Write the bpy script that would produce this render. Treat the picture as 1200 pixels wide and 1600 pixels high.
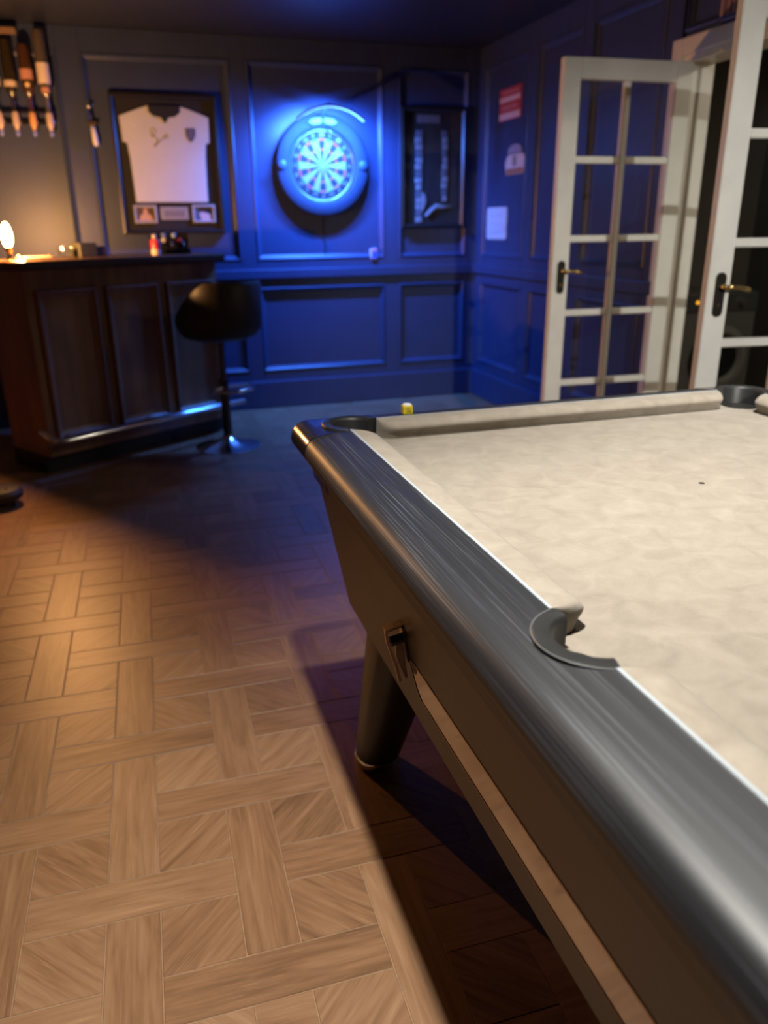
import bpy, bmesh, math, random
from mathutils import Vector, Matrix, noise
random.seed(7)
PI = math.pi
S = bpy.context.scene
C = S.collection
for o in list(bpy.data.objects):
    bpy.data.objects.remove(o, do_unlink=True)

# ------------------------------------------------------------------ camera
cam_d = bpy.data.cameras.new('camera')
cam = bpy.data.objects.new('camera', cam_d)
C.objects.link(cam)
cam_d.sensor_fit = 'VERTICAL'
cam_d.sensor_height = 36.0
cam_d.sensor_width = 27.0
cam_d.lens = 1213.9 / 1600 * 36
cam_d.clip_start = 0.02
cam_right = Vector((0.95457328, -0.29779486, -0.01039548))
cam_up = Vector((0.11228191, 0.32716316, 0.93827343))
cam_fwd = Vector((0.27601199, 0.89681798, -0.34573819))
CAM = Vector((0, 0, 1.278))
m = Matrix.Identity(4)
for i in range(3):
    m[i][0] = cam_right[i]; m[i][1] = cam_up[i]; m[i][2] = -cam_fwd[i]; m[i][3] = CAM[i]
cam.matrix_world = m
cam_d.dof.use_dof = True
cam_d.dof.focus_distance = 1.25
cam_d.dof.aperture_fstop = 3.0
S.camera = cam

# ------------------------------------------------------------------ world, exposure
w = bpy.data.worlds.new('night'); S.world = w; w.use_nodes = True
w.node_tree.nodes['Background'].inputs[0].default_value = (0.30, 0.22, 0.16, 1)
w.node_tree.nodes['Background'].inputs[1].default_value = 0.02
S.view_settings.view_transform = 'Standard'
S.view_settings.look = 'None'
S.view_settings.gamma = 1.0
S.view_settings.use_curve_mapping = False
S.view_settings.exposure = 0.0

# light settings (each lamp's own builder below reads these)
CEIL = 2.44
DOWNLIGHTS = [  # x, y, watts, kind, half beam
    (0.22, 0.76, 300, 'SPOT', 42), (1.30, 1.25, 225, 'SPOT', 35), (0.80, -2.00, 660, 'SPOT', 16),
]
DOWN_COL = (1.0, 0.955, 0.88)
BULB_W = 95
BULB_COL = (1.0, 0.46, 0.15)
DART_W = 24
DART_COL = (0.05, 0.20, 1.0)

# ------------------------------------------------------------------ materials
MATS = {}
def nodes_of(name):
    mt = bpy.data.materials.new(name); mt.use_nodes = True
    nt = mt.node_tree
    return mt, nt, nt.nodes, nt.links, nt.nodes['Principled BSDF']

def mat(name, col, rough=0.5, metal=0.0, spec=0.5, var=0.0, scale=20.0, bump=0.0, bscale=200.0,
        stretch=(1, 1, 1), emit=None, estr=0.0, coat=0.0, sheen=0.0):
    if name in MATS: return MATS[name]
    mt, nt, N, L, p = nodes_of(name)
    p.inputs['Base Color'].default_value = (*col, 1)
    p.inputs['Roughness'].default_value = rough
    p.inputs['Metallic'].default_value = metal
    p.inputs['Specular IOR Level'].default_value = spec
    p.inputs['Coat Weight'].default_value = coat
    p.inputs['Sheen Weight'].default_value = sheen
    if emit:
        p.inputs['Emission Color'].default_value = (*emit, 1)
        p.inputs['Emission Strength'].default_value = estr
    tc = N.new('ShaderNodeTexCoord'); mp = N.new('ShaderNodeMapping')
    L.new(tc.outputs['Object'], mp.inputs['Vector'])
    mp.inputs['Scale'].default_value = stretch
    if var > 0:
        nz = N.new('ShaderNodeTexNoise'); nz.inputs['Scale'].default_value = scale
        nz.inputs['Detail'].default_value = 6
        L.new(mp.outputs[0], nz.inputs['Vector'])
        rp = N.new('ShaderNodeMapRange')
        rp.inputs['From Min'].default_value = 0.3; rp.inputs['From Max'].default_value = 0.7
        rp.inputs['To Min'].default_value = 1 - var; rp.inputs['To Max'].default_value = 1 + var
        L.new(nz.outputs['Fac'], rp.inputs['Value'])
        mx = N.new('ShaderNodeVectorMath'); mx.operation = 'SCALE'
        mx.inputs[0].default_value = col
        L.new(rp.outputs[0], mx.inputs['Scale'])
        L.new(mx.outputs[0], p.inputs['Base Color'])
    if bump > 0:
        nb = N.new('ShaderNodeTexNoise'); nb.inputs['Scale'].default_value = bscale
        nb.inputs['Detail'].default_value = 3
        L.new(mp.outputs[0], nb.inputs['Vector'])
        bp = N.new('ShaderNodeBump'); bp.inputs['Strength'].default_value = bump
        bp.inputs['Distance'].default_value = 0.002
        L.new(nb.outputs['Fac'], bp.inputs['Height']); L.new(bp.outputs[0], p.inputs['Normal'])
    MATS[name] = mt
    return mt

def wood(name, dark, mid, light, rough=0.42, rot=0.0, fine=55.0, spec=0.4):
    """plank material: grain runs along local X (turned by rot), each object gets its own stretch of grain"""
    if name in MATS: return MATS[name]
    mt, nt, N, L, p = nodes_of(name)
    tc = N.new('ShaderNodeTexCoord'); oi = N.new('ShaderNodeObjectInfo')
    mp = N.new('ShaderNodeMapping'); mp.inputs['Rotation'].default_value = (0, 0, rot)
    L.new(tc.outputs['Object'], mp.inputs['Vector'])
    mul = N.new('ShaderNodeMath'); mul.operation = 'MULTIPLY'; mul.inputs[1].default_value = 37.0
    L.new(oi.outputs['Random'], mul.inputs[0])
    cmb = N.new('ShaderNodeCombineXYZ')
    for k in range(3): L.new(mul.outputs[0], cmb.inputs[k])
    add = N.new('ShaderNodeVectorMath'); add.operation = 'ADD'
    L.new(mp.outputs[0], add.inputs[0]); L.new(cmb.outputs[0], add.inputs[1])
    def stretched(sx, sy, scale, det, dist):
        s = N.new('ShaderNodeVectorMath'); s.operation = 'MULTIPLY'
        s.inputs[1].default_value = (sx, sy, 1)
        L.new(add.outputs[0], s.inputs[0])
        n = N.new('ShaderNodeTexNoise'); n.inputs['Scale'].default_value = scale
        n.inputs['Detail'].default_value = det; n.inputs['Distortion'].default_value = dist
        n.inputs['Roughness'].default_value = 0.65
        L.new(s.outputs[0], n.inputs['Vector'])
        return n
    broad = stretched(2.5, 14, 1.0, 4, 1.2)
    fn = stretched(3.0, fine, 1.2, 8, 0.5)
    hair = stretched(9.0, 330, 1.0, 4, 0.2)
    # growth rings
    ws = N.new('ShaderNodeVectorMath'); ws.operation = 'MULTIPLY'; ws.inputs[1].default_value = (2.2, 16, 1)
    L.new(add.outputs[0], ws.inputs[0])
    rings = N.new('ShaderNodeTexNoise'); rings.inputs['Scale'].default_value = 0.9; rings.inputs['Detail'].default_value = 1.5
    L.new(ws.outputs[0], rings.inputs['Vector'])
    rm = N.new('ShaderNodeMath'); rm.operation = 'MULTIPLY'; rm.inputs[1].default_value = 17.0
    L.new(rings.outputs['Fac'], rm.inputs[0])
    rf = N.new('ShaderNodeMath'); rf.operation = 'PINGPONG'; rf.inputs[1].default_value = 1.0
    L.new(rm.outputs[0], rf.inputs[0])
    a1 = N.new('ShaderNodeMath'); a1.operation = 'MULTIPLY_ADD'; a1.inputs[1].default_value = 0.14
    L.new(rf.outputs[0], a1.inputs[0]); L.new(fn.outputs['Fac'], a1.inputs[2])
    a2 = N.new('ShaderNodeMath'); a2.operation = 'MULTIPLY_ADD'; a2.inputs[1].default_value = 0.75
    L.new(broad.outputs['Fac'], a2.inputs[0]); L.new(a1.outputs[0], a2.inputs[2])
    tone = N.new('ShaderNodeMath'); tone.operation = 'MULTIPLY_ADD'; tone.inputs[1].default_value = 0.28
    L.new(oi.outputs['Random'], tone.inputs[0]); L.new(a2.outputs[0], tone.inputs[2])
    rp = N.new('ShaderNodeMapRange'); rp.inputs['From Min'].default_value = 0.62; rp.inputs['From Max'].default_value = 1.52
    L.new(tone.outputs[0], rp.inputs['Value'])
    cr = N.new('ShaderNodeValToRGB')
    e = cr.color_ramp.elements
    e[0].position = 0.0; e[0].color = (*dark, 1)
    e[1].position = 1.0; e[1].color = (*light, 1)
    k = e.new(0.5); k.color = (*mid, 1)
    L.new(rp.outputs[0], cr.inputs['Fac'])
    # pale limed pores
    hr = N.new('ShaderNodeMapRange'); hr.inputs['From Min'].default_value = 0.60; hr.inputs['From Max'].default_value = 0.74
    L.new(hair.outputs['Fac'], hr.inputs['Value'])
    hm = N.new('ShaderNodeMath'); hm.operation = 'MULTIPLY'; hm.inputs[1].default_value = 0.45
    L.new(hr.outputs[0], hm.inputs[0])
    mix = N.new('ShaderNodeMix'); mix.data_type = 'RGBA'
    L.new(hm.outputs[0], mix.inputs[0]); L.new(cr.outputs['Color'], mix.inputs[6])
    mix.inputs[7].default_value = (min(1, light[0]*1.55), min(1, light[1]*1.6), min(1, light[2]*1.65), 1)
    L.new(mix.outputs[2], p.inputs['Base Color'])
    p.inputs['Roughness'].default_value = rough
    p.inputs['Specular IOR Level'].default_value = spec
    bp = N.new('ShaderNodeBump'); bp.inputs['Strength'].default_value = 0.25; bp.inputs['Distance'].default_value = 0.0015
    L.new(a2.outputs[0], bp.inputs['Height']); L.new(bp.outputs[0], p.inputs['Normal'])
    MATS[name] = mt
    return mt

def glass(name, tint=(1, 1, 1), refl=1.0, rough=0.02):
    if name in MATS: return MATS[name]
    mt = bpy.data.materials.new(name); mt.use_nodes = True
    nt = mt.node_tree; N = nt.nodes; L = nt.links
    N.remove(N['Principled BSDF'])
    tr = N.new('ShaderNodeBsdfTransparent'); tr.inputs[0].default_value = (*tint, 1)
    gl = N.new('ShaderNodeBsdfGlossy'); gl.inputs['Roughness'].default_value = rough
    fr = N.new('ShaderNodeFresnel'); fr.inputs['IOR'].default_value = 1.5
    mu = N.new('ShaderNodeMath'); mu.operation = 'MULTIPLY'; mu.inputs[1].default_value = refl
    ge = N.new('ShaderNodeNewGeometry'); fw = N.new('ShaderNodeMath'); fw.operation = 'SUBTRACT'
    fw.inputs[0].default_value = 1.0; L.new(ge.outputs['Backfacing'], fw.inputs[1])     # reflect once, on the outer face
    m2 = N.new('ShaderNodeMath'); m2.operation = 'MULTIPLY'
    L.new(fr.outputs[0], m2.inputs[0]); L.new(fw.outputs[0], m2.inputs[1])
    L.new(m2.outputs[0], mu.inputs[0])
    mx = N.new('ShaderNodeMixShader')
    L.new(mu.outputs[0], mx.inputs[0]); L.new(tr.outputs[0], mx.inputs[1]); L.new(gl.outputs[0], mx.inputs[2])
    L.new(mx.outputs[0], N['Material Output'].inputs['Surface'])
    MATS[name] = mt
    return mt

def rail_wood(name, axis):
    """black stained wood rail: fine pale brush lines running along one axis"""
    mt, nt, N, L, p = nodes_of(name)
    tc = N.new('ShaderNodeTexCoord'); mp = N.new('ShaderNodeMapping')
    L.new(tc.outputs['Object'], mp.inputs['Vector'])
    sc = [620, 620, 620]; sc[axis] = 3.0
    mp.inputs['Scale'].default_value = sc
    n1 = N.new('ShaderNodeTexNoise'); n1.inputs['Scale'].default_value = 1.0; n1.inputs['Detail'].default_value = 5
    L.new(mp.outputs[0], n1.inputs['Vector'])
    mp2 = N.new('ShaderNodeMapping'); s2 = [110, 110, 110]; s2[axis] = 3.0
    mp2.inputs['Scale'].default_value = s2
    L.new(tc.outputs['Object'], mp2.inputs['Vector'])
    n2 = N.new('ShaderNodeTexNoise'); n2.inputs['Scale'].default_value = 1.0; n2.inputs['Detail'].default_value = 4
    L.new(mp2.outputs[0], n2.inputs['Vector'])
    ad = N.new('ShaderNodeMath'); ad.operation = 'MULTIPLY_ADD'; ad.inputs[1].default_value = 0.5
    L.new(n2.outputs['Fac'], ad.inputs[0]); L.new(n1.outputs['Fac'], ad.inputs[2])
    rp = N.new('ShaderNodeMapRange'); rp.inputs['From Min'].default_value = 0.62; rp.inputs['From Max'].default_value = 0.98
    L.new(ad.outputs[0], rp.inputs['Value'])
    cr = N.new('ShaderNodeValToRGB'); e = cr.color_ramp.elements
    e[0].color = (0.009, 0.010, 0.012, 1); e[1].color = (0.070, 0.073, 0.080, 1)
    k = e.new(0.55); k.color = (0.015, 0.016, 0.019, 1)
    L.new(rp.outputs[0], cr.inputs['Fac']); L.new(cr.outputs[0], p.inputs['Base Color'])
    p.inputs['Roughness'].default_value = 0.47
    p.inputs['Specular IOR Level'].default_value = 0.62
    bp = N.new('ShaderNodeBump'); bp.inputs['Strength'].default_value = 0.10; bp.inputs['Distance'].default_value = 0.0006
    L.new(n1.outputs['Fac'], bp.inputs['Height']); L.new(bp.outputs[0], p.inputs['Normal'])
    MATS[name] = mt
    return mt

def cloth_mat(name, g):
    mt, nt, N, L, p = nodes_of(name)
    tc = N.new('ShaderNodeTexCoord')
    n1 = N.new('ShaderNodeTexNoise'); n1.inputs['Scale'].default_value = 20; n1.inputs['Detail'].default_value = 7
    n1.inputs['Roughness'].default_value = 0.6; n1.inputs['Distortion'].default_value = 0.8
    L.new(tc.outputs['Object'], n1.inputs['Vector'])
    n2 = N.new('ShaderNodeTexNoise'); n2.inputs['Scale'].default_value = 620; n2.inputs['Detail'].default_value = 2
    L.new(tc.outputs['Object'], n2.inputs['Vector'])
    ad = N.new('ShaderNodeMath'); ad.operation = 'MULTIPLY_ADD'; ad.inputs[1].default_value = 0.35
    L.new(n2.outputs['Fac'], ad.inputs[0]); L.new(n1.outputs['Fac'], ad.inputs[2])
    rp = N.new('ShaderNodeMapRange'); rp.inputs['From Min'].default_value = 0.45; rp.inputs['From Max'].default_value = 0.9
    L.new(ad.outputs[0], rp.inputs['Value'])
    cr = N.new('ShaderNodeValToRGB'); e = cr.color_ramp.elements
    e[0].color = (0.215*g, 0.184*g, 0.146*g, 1); e[1].color = (0.300*g, 0.264*g, 0.214*g, 1)
    L.new(rp.outputs[0], cr.inputs['Fac']); L.new(cr.outputs[0], p.inputs['Base Color'])
    p.inputs['Roughness'].default_value = 0.95; p.inputs['Specular IOR Level'].default_value = 0.15
    p.inputs['Sheen Weight'].default_value = 0.25
    p.inputs['Sheen Roughness'].default_value = 0.5
    bp = N.new('ShaderNodeBump'); bp.inputs['Strength'].default_value = 0.12; bp.inputs['Distance'].default_value = 0.001
    L.new(n2.outputs['Fac'], bp.inputs['Height']); L.new(bp.outputs[0], p.inputs['Normal'])
    MATS[name] = mt
    return mt

NAVY = mat('navy_wall_paint', (0.036, 0.050, 0.118), 0.42, var=0.06, scale=6, bump=0.08, bscale=120)
NAVYC = mat('navy_ceiling_paint', (0.026, 0.030, 0.050), 0.38, var=0.05, scale=5)
WHITEWOOD = mat('white_door_gloss', (0.78, 0.77, 0.72), 0.35, var=0.05, scale=9, bump=0.05, bscale=60)
PLANK = wood('oak_plank', (0.120, 0.058, 0.026), (0.245, 0.128, 0.062), (0.360, 0.208, 0.112))
SQUARE = wood('oak_square', (0.120, 0.058, 0.026), (0.255, 0.134, 0.066), (0.370, 0.216, 0.118), rot=PI/4)
JOINT = mat('floor_joint', (0.30, 0.185, 0.105), 0.7, var=0.2, scale=40)
CLOTH = cloth_mat('cushion_cloth', 1.04)
BEDCLOTH = cloth_mat('bed_cloth', 0.95)
RAILY = rail_wood('black_rail_wood_long', 1)
RAILX = rail_wood('black_rail_wood_short', 0)
BODY = mat('black_brown_table_laminate', (0.030, 0.022, 0.018), 0.42, var=0.12, scale=60, bump=0.10, bscale=320, stretch=(1, 0.15, 1))
TRAY = mat('smoked_mirror_plate', (0.34, 0.29, 0.26), 0.10, metal=0.9)
BLACKPL = mat('black_gloss_plastic', (0.013, 0.013, 0.014), 0.22, coat=0.3, bump=0.25, bscale=260)
LINER = mat('black_pocket_rubber', (0.020, 0.020, 0.020), 0.45, var=0.1, scale=50)
STRIP = mat('pale_aluminium_strip', (0.34, 0.38, 0.41), 0.4)
CHROME = mat('chrome', (0.75, 0.74, 0.72), 0.14, metal=1.0)
DCHROME = mat('bronze_metal', (0.42, 0.31, 0.24), 0.32, metal=0.9)
BLACK = mat('black_matte', (0.012, 0.011, 0.010), 0.6)
BARWOOD = mat('dark_brown_bar_wood', (0.230, 0.120, 0.055), 0.45, var=0.25, scale=14, stretch=(1, 1, 0.15))
BRASS = mat('brass', (0.78, 0.58, 0.24), 0.25, metal=1.0)
PLATE = mat('black_iron_plate', (0.028, 0.024, 0.020), 0.4, metal=0.5)
PANE = glass('window_glass', (0.92, 0.94, 0.93), 1.0, 0.01)
PICGLASS = glass('picture_glass', (0.97, 0.98, 0.98), 0.8, 0.02)

# ------------------------------------------------------------------ mesh helpers
class B:
    def __init__(s): s.bm = bmesh.new()
    def poly(s, vs, fs):
        v = [s.bm.verts.new(p) for p in vs]
        for f in fs:
            try: s.bm.faces.new([v[i] for i in f])
            except ValueError: pass
        return v
    def box(s, x0, x1, y0, y1, z0, z1, bev=0.0, seg=1):
        vs = [(x0,y0,z0),(x1,y0,z0),(x1,y1,z0),(x0,y1,z0),(x0,y0,z1),(x1,y0,z1),(x1,y1,z1),(x0,y1,z1)]
        fs = [(0,3,2,1),(4,5,6,7),(0,1,5,4),(1,2,6,5),(2,3,7,6),(3,0,4,7)]
        v = s.poly(vs, fs)
        if bev > 0:
            ed = list({e for q in v for e in q.link_edges})
            bmesh.ops.bevel(s.bm, geom=ed, offset=bev, segments=seg, affect='EDGES', profile=0.5)
        return s
    def cyl(s, p0, p1, r0, r1=None, n=20, cap=True):
        r1 = r0 if r1 is None else r1
        p0 = Vector(p0); p1 = Vector(p1); d = (p1-p0).normalized()
        a = d.orthogonal().normalized(); b = d.cross(a)
        vs = []
        for P, r in ((p0, r0), (p1, r1)):
            for i in range(n):
                t = 2*PI*i/n
                vs.append(P + a*math.cos(t)*r + b*math.sin(t)*r)
        fs = [(i, (i+1) % n, n+(i+1) % n, n+i) for i in range(n)]
        if cap: fs += [tuple(range(n))[::-1], tuple(range(n, 2*n))]
        s.poly(vs, fs); return s
    def lathe(s, prof, n=28, c=(0, 0, 0), axis='z'):
        """prof: list of (r, h)"""
        vs = []; fs = []
        for r, h in prof:
            for i in range(n):
                t = 2*PI*i/n
                x, y = r*math.cos(t), r*math.sin(t)
                q = (x, y, h) if axis == 'z' else (x, h, y)
                vs.append((q[0]+c[0], q[1]+c[1], q[2]+c[2]))
        for k in range(len(prof)-1):
            for i in range(n):
                j = (i+1) % n
                fs.append((k*n+i, k*n+j, (k+1)*n+j, (k+1)*n+i))
        if prof[0][0] > 1e-6: fs.append(tuple(range(n))[::-1])
        if prof[-1][0] > 1e-6: fs.append(tuple((len(prof)-1)*n+i for i in range(n)))
        s.poly(vs, fs); return s
    def tube(s, pts, r, n=10, closed=False):
        pts = [Vector(p) for p in pts]; N_ = len(pts); rings = []
        prev = None
        for i, p in enumerate(pts):
            if closed: d = pts[(i+1) % N_] - pts[i-1]
            else: d = pts[min(i+1, N_-1)] - pts[max(i-1, 0)]
            d.normalize()
            a = d.orthogonal().normalized() if prev is None else (prev - d*prev.dot(d)).normalized()
            prev = a; b = d.cross(a)
            rr = r[i] if isinstance(r, (list, tuple)) else r
            rings.append([p + a*math.cos(2*PI*k/n)*rr + b*math.sin(2*PI*k/n)*rr for k in range(n)])
        vs = [v for q in rings for v in q]; fs = []
        M_ = N_ if closed else N_-1
        for i in range(M_):
            j = (i+1) % N_
            for k in range(n):
                l = (k+1) % n
                fs.append((i*n+k, i*n+l, j*n+l, j*n+k))
        if not closed: fs += [tuple(range(n))[::-1], tuple((N_-1)*n+k for k in range(n))]
        s.poly(vs, fs); return s
    def sweep(s, rings, closed=False, cap=True):
        """rings: list of equal-length point lists, each a closed section"""
        n = len(rings[0]); vs = [p for r in rings for p in r]; fs = []
        M_ = len(rings) if closed else len(rings)-1
        for i in range(M_):
            j = (i+1) % len(rings)
            for k in range(n):
                l = (k+1) % n
                fs.append((i*n+k, i*n+l, j*n+l, j*n+k))
        if cap and not closed: fs += [tuple(range(n))[::-1], tuple((len(rings)-1)*n+k for k in range(n))]
        s.poly(vs, fs); return s
    def prism(s, poly, f0, f1):
        """poly of 2-D points lifted by two functions to two faces"""
        n = len(poly)
        vs = [f0(*p) for p in poly] + [f1(*p) for p in poly]
        fs = [tuple(range(n))[::-1], tuple(range(n, 2*n))] + [(i, (i+1) % n, n+(i+1) % n, n+i) for i in range(n)]
        s.poly(vs, fs); return s
    def wallprism(s, poly, y0, y1):
        return s.prism(poly, lambda a, b: (a, y0, b), lambda a, b: (a, y1, b))
    def obj(s, name, m, parent=None, smooth=False, merge=False):
        if merge: bmesh.ops.remove_doubles(s.bm, verts=s.bm.verts, dist=1e-6)
        bmesh.ops.recalc_face_normals(s.bm, faces=s.bm.faces)
        me = bpy.data.meshes.new(name); s.bm.to_mesh(me); s.bm.free()
        return link(name, me, m, parent, smooth)

def link(name, me, m, parent=None, smooth=False):
    o = bpy.data.objects.new(name, me); C.objects.link(o)
    if m:
        me.materials.clear(); me.materials.append(m)
    if smooth:
        for p in me.polygons: p.use_smooth = True
        if smooth is not True:
            try: me.set_sharp_from_angle(angle=math.radians(smooth))
            except Exception: pass
    if parent: o.parent = parent
    return o

def thing(name, label, cat, loc=(0, 0, 0), rz=0.0, group=None):
    o = bpy.data.objects.new(name, None); C.objects.link(o)
    o.empty_display_size = 0.05
    o.location = loc; o.rotation_euler = (0, 0, rz)
    o['label'] = label; o['category'] = cat
    if group: o['group'] = group
    return o
def tag(o, label, cat, group=None):
    o['label'] = label; o['category'] = cat
    if group: o['group'] = group
    return o
def struct(o, label, cat=None):
    o['kind'] = 'structure'; o['label'] = label; o['category'] = cat or o.name.split('_')[0]
    return o
def sroot(name, label, cat, loc=(0, 0, 0), rz=0.0):
    o = thing(name, label, cat, loc, rz); o['kind'] = 'structure'
    return o

def apply_cut(o, cutters):
    for c in cutters:
        md = o.modifiers.new('cut', 'BOOLEAN'); md.object = c; md.operation = 'DIFFERENCE'; md.solver = 'EXACT'
    bpy.context.view_layer.update()
    dg = bpy.context.evaluated_depsgraph_get()
    me = bpy.data.meshes.new_from_object(o.evaluated_get(dg))
    ms = list(o.data.materials)
    o.modifiers.clear(); o.data = me
    me.materials.clear()
    for q in ms: me.materials.append(q)
def drop(os):
    for o in os: bpy.data.objects.remove(o, do_unlink=True)

def text_obj(name, body, size, m, parent, loc, rot, depth=0.0006):
    cu = bpy.data.curves.new(name, 'FONT'); cu.body = body; cu.size = size
    cu.align_x = 'CENTER'; cu.align_y = 'CENTER'; cu.extrude = depth; cu.resolution_u = 2
    t = bpy.data.objects.new(name, cu); C.objects.link(t)
    bpy.context.view_layer.update()
    me = bpy.data.meshes.new_from_object(t.evaluated_get(bpy.context.evaluated_depsgraph_get()))
    bpy.data.objects.remove(t, do_unlink=True)
    o = link(name, me, m, parent)
    o.location = loc; o.rotation_euler = rot
    return o

# ------------------------------------------------------------------ room
YW, XW = 5.78, 2.545          # back wall and right wall planes
XL, YF = -2.9, -3.2           # left wall, wall behind the photographer
# floor
FA = -0.013945                # floor pattern turn
FP, FWD = 0.2555, 0.1027      # pattern module, plank width
FO = Vector((-0.35107*1.278, 0.79154*1.278))
floor = struct(B().box(XL-0.1, 4.6, YF-0.1, YW+0.1, -0.06, -0.0012).obj('floor', JOINT), 'woven oak plank and square floor of the games room', 'floor')
cF, sF = math.cos(FA), math.sin(FA)
def fpt(u, v): return (FO.x + cF*u - sF*v, FO.y + sF*u + cF*v)
def proj(x, y, z):
    d = Vector((x, y, z)) - CAM
    w_ = d.dot(cam_fwd)
    if w_ <= 0.05: return None
    return (600 + 1213.9*d.dot(cam_right)/w_, 800 - 1213.9*d.dot(cam_up)/w_, w_)
G = 0.0009
def slab_mesh(name, lx, ly):
    b = B(); h = 0.0016
    a, c = lx/2-G, ly/2-G; e = 0.0014
    vs = [(-a,-c,-0.004),(a,-c,-0.004),(a,c,-0.004),(-a,c,-0.004),
          (-a,-c,-e),(a,-c,-e),(a,c,-e),(-a,c,-e),
          (-a+e,-c+e,0),(a-e,-c+e,0),(a-e,c-e,0),(-a+e,c-e,0)]
    fs = [(0,1,5,4),(1,2,6,5),(2,3,7,6),(3,0,4,7),(4,5,9,8),(5,6,10,9),(6,7,11,10),(7,4,8,11),(8,9,10,11)]
    b.poly(vs, fs)
    bmesh.ops.recalc_face_normals(b.bm, faces=b.bm.faces)
    me = bpy.data.meshes.new(name); b.bm.to_mesh(me); b.bm.free(); return me
sq = FP - FWD
ME_SQ = slab_mesh('floor_square', sq, sq); ME_PL = slab_mesh('floor_plank', 2*sq+FWD, FWD)
ME_SQ.materials.append(SQUARE); ME_PL.materials.append(PLANK)
pieces = []
def uv_of(x, y):
    dx, dy = x-FO.x, y-FO.y
    return (cF*dx + sF*dy)/FP, (-sF*dx + cF*dy)/FP
for i in range(-14, 22):
    for j in range(-18, 24):
        # square between columns i,i+1 and rows j,j+1
        u, v = i*FP+FWD+sq/2, j*FP+FWD+sq/2
        x, y = fpt(u, v)
        pieces.append(('sq', x, y, FA + random.choice((0, PI/2)), ME_SQ))
        u, v = i*FP+FWD/2, j*FP+FWD/2
        x, y = fpt(u, v)
        if (i+j) % 2 == 0: pieces.append(('pl', x, y, FA, ME_PL))
        else: pieces.append(('pl', x, y, FA+PI/2, ME_PL))
inroom = [p for p in pieces if XL+0.1 < p[1] < XW-0.05 and YF+0.1 < p[2] < YW-0.05]
def score(p):
    q = proj(p[1], p[2], 0)
    if not q or not (-60 < q[0] < 1260 and -60 < q[1] < 1680): return 0
    if 0.44 < p[1] < 1.62 and -0.5 < p[2] < 1.75: return 0        # under the table
    if p[1] > 0.75 and p[2] < 2.6: return 0
    return 1/q[2]
sel = {}
for kind in ('sq', 'pl'):
    ranked = sorted((p for p in inroom if p[0] == kind), key=score, reverse=True)
    sel[kind] = {id(p) for p in ranked[:290] if score(p) > 0}
rest = {'sq': B(), 'pl': B()}
for p in inroom:
    kind, x, y, a, me = p
    if id(p) in sel[kind]:
        o = bpy.data.objects.new('floor_square' if kind == 'sq' else 'floor_plank', me)
        C.objects.link(o); o.parent = floor; o.location = (x, y, 0); o.rotation_euler = (0, 0, a)
    else:
        h = (sq/2 if kind == 'sq' else sq+FWD/2) - G; k = (sq/2 if kind == 'sq' else FWD/2) - G
        c_, s_ = math.cos(a), math.sin(a)
        rest[kind].poly([(x+c_*q-s_*r, y+s_*q+c_*r, 0) for q, r in ((-h,-k),(h,-k),(h,k),(-h,k))], [(0, 1, 2, 3)])
o = rest['sq'].obj('floor_square_field', SQUARE, floor); o['kind'] = 'stuff'
o = rest['pl'].obj('floor_plank_field', PLANK, floor); o['kind'] = 'stuff'

struct(B().box(XL-0.1, XW+0.1, YF-0.1, YW+0.1, CEIL, CEIL+0.1).obj('ceiling', NAVYC), 'dark navy painted ceiling of the games room', 'ceiling')
struct(B().box(XL-0.1, XL, YF, YW, 0, CEIL).obj('wall_left', NAVY), 'plain dark left wall outside the picture', 'wall')
struct(B().box(XL-0.1, XW+0.1, YF-0.1, YF, 0, CEIL).obj('wall_front', NAVY), 'plain dark wall behind the photographer', 'wall')

def panel_frame(b, x0, x1, z0, z1, w_=0.035, d=0.022):
    """mitred moulding frame around one panel opening; room side is -y, wall at y=0"""
    prof = [(0.0, 0.0), (0.0, -d), (0.010, -d-0.004), (0.022, -d*0.55), (w_, -0.004), (w_, 0.0)]
    rings = []
    for (cx_, cz_, sx, sz) in ((x0, z0, 1, 1), (x1, z0, -1, 1), (x1, z1, -1, -1), (x0, z1, 1, -1)):
        rings.append([(cx_+sx*a, c, cz_+sz*a) for a, c in prof])
    b.sweep(rings, closed=True)
    return b

def panelled_wall(root, stiles, rails, x0, x1, top, depth=0.020):
    """root local frame: x along the wall, -y into the room, z up"""
    for a, c in stiles:
        B().box(a, c, -depth, 0.0, 0.0, top, 0.003).obj('stile', NAVY, root)
    for k in range(len(stiles)-1):
        a, c = stiles[k][1], stiles[k+1][0]
        for z0, z1 in rails:
            B().box(a, c, -depth, 0.0, z0, z1, 0.003).obj('rail', NAVY, root)
        for r in range(len(rails)-1):
            panel_frame(B(), a, c, rails[r][1], rails[r+1][0]).obj('panel_moulding', NAVY, root)

wall_back = struct(B().box(XL, XW+0.1, 0, 0.1, 0, CEIL).obj('wall_back', NAVY), 'dark navy panelled back wall behind bar and dartboard', 'wall')
wall_back.location = (0, YW, 0)
BST = [(-2.9, -2.75), (-2.05, -1.94), (-1.22, -1.10), (-0.29, -0.155), (0.755, 0.86), (1.80, 1.91), (2.44, 2.545)]
RLS = [(0.0, 0.275), (0.872, 1.055), (2.30, CEIL)]
panelled_wall(wall_back, BST, RLS, XL, XW, CEIL)
B().box(XL, XW, -0.040, -0.018, 0.930, 0.998, 0.008, 2).obj('dado_rail', NAVY, wall_back)
struct(B().box(XL, XW-0.02, YW-0.042, YW-0.012, 0.0, 0.205, 0.010, 2).obj('baseboard_back', NAVY), 'tall navy skirting board along the back wall', 'skirting')

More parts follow.
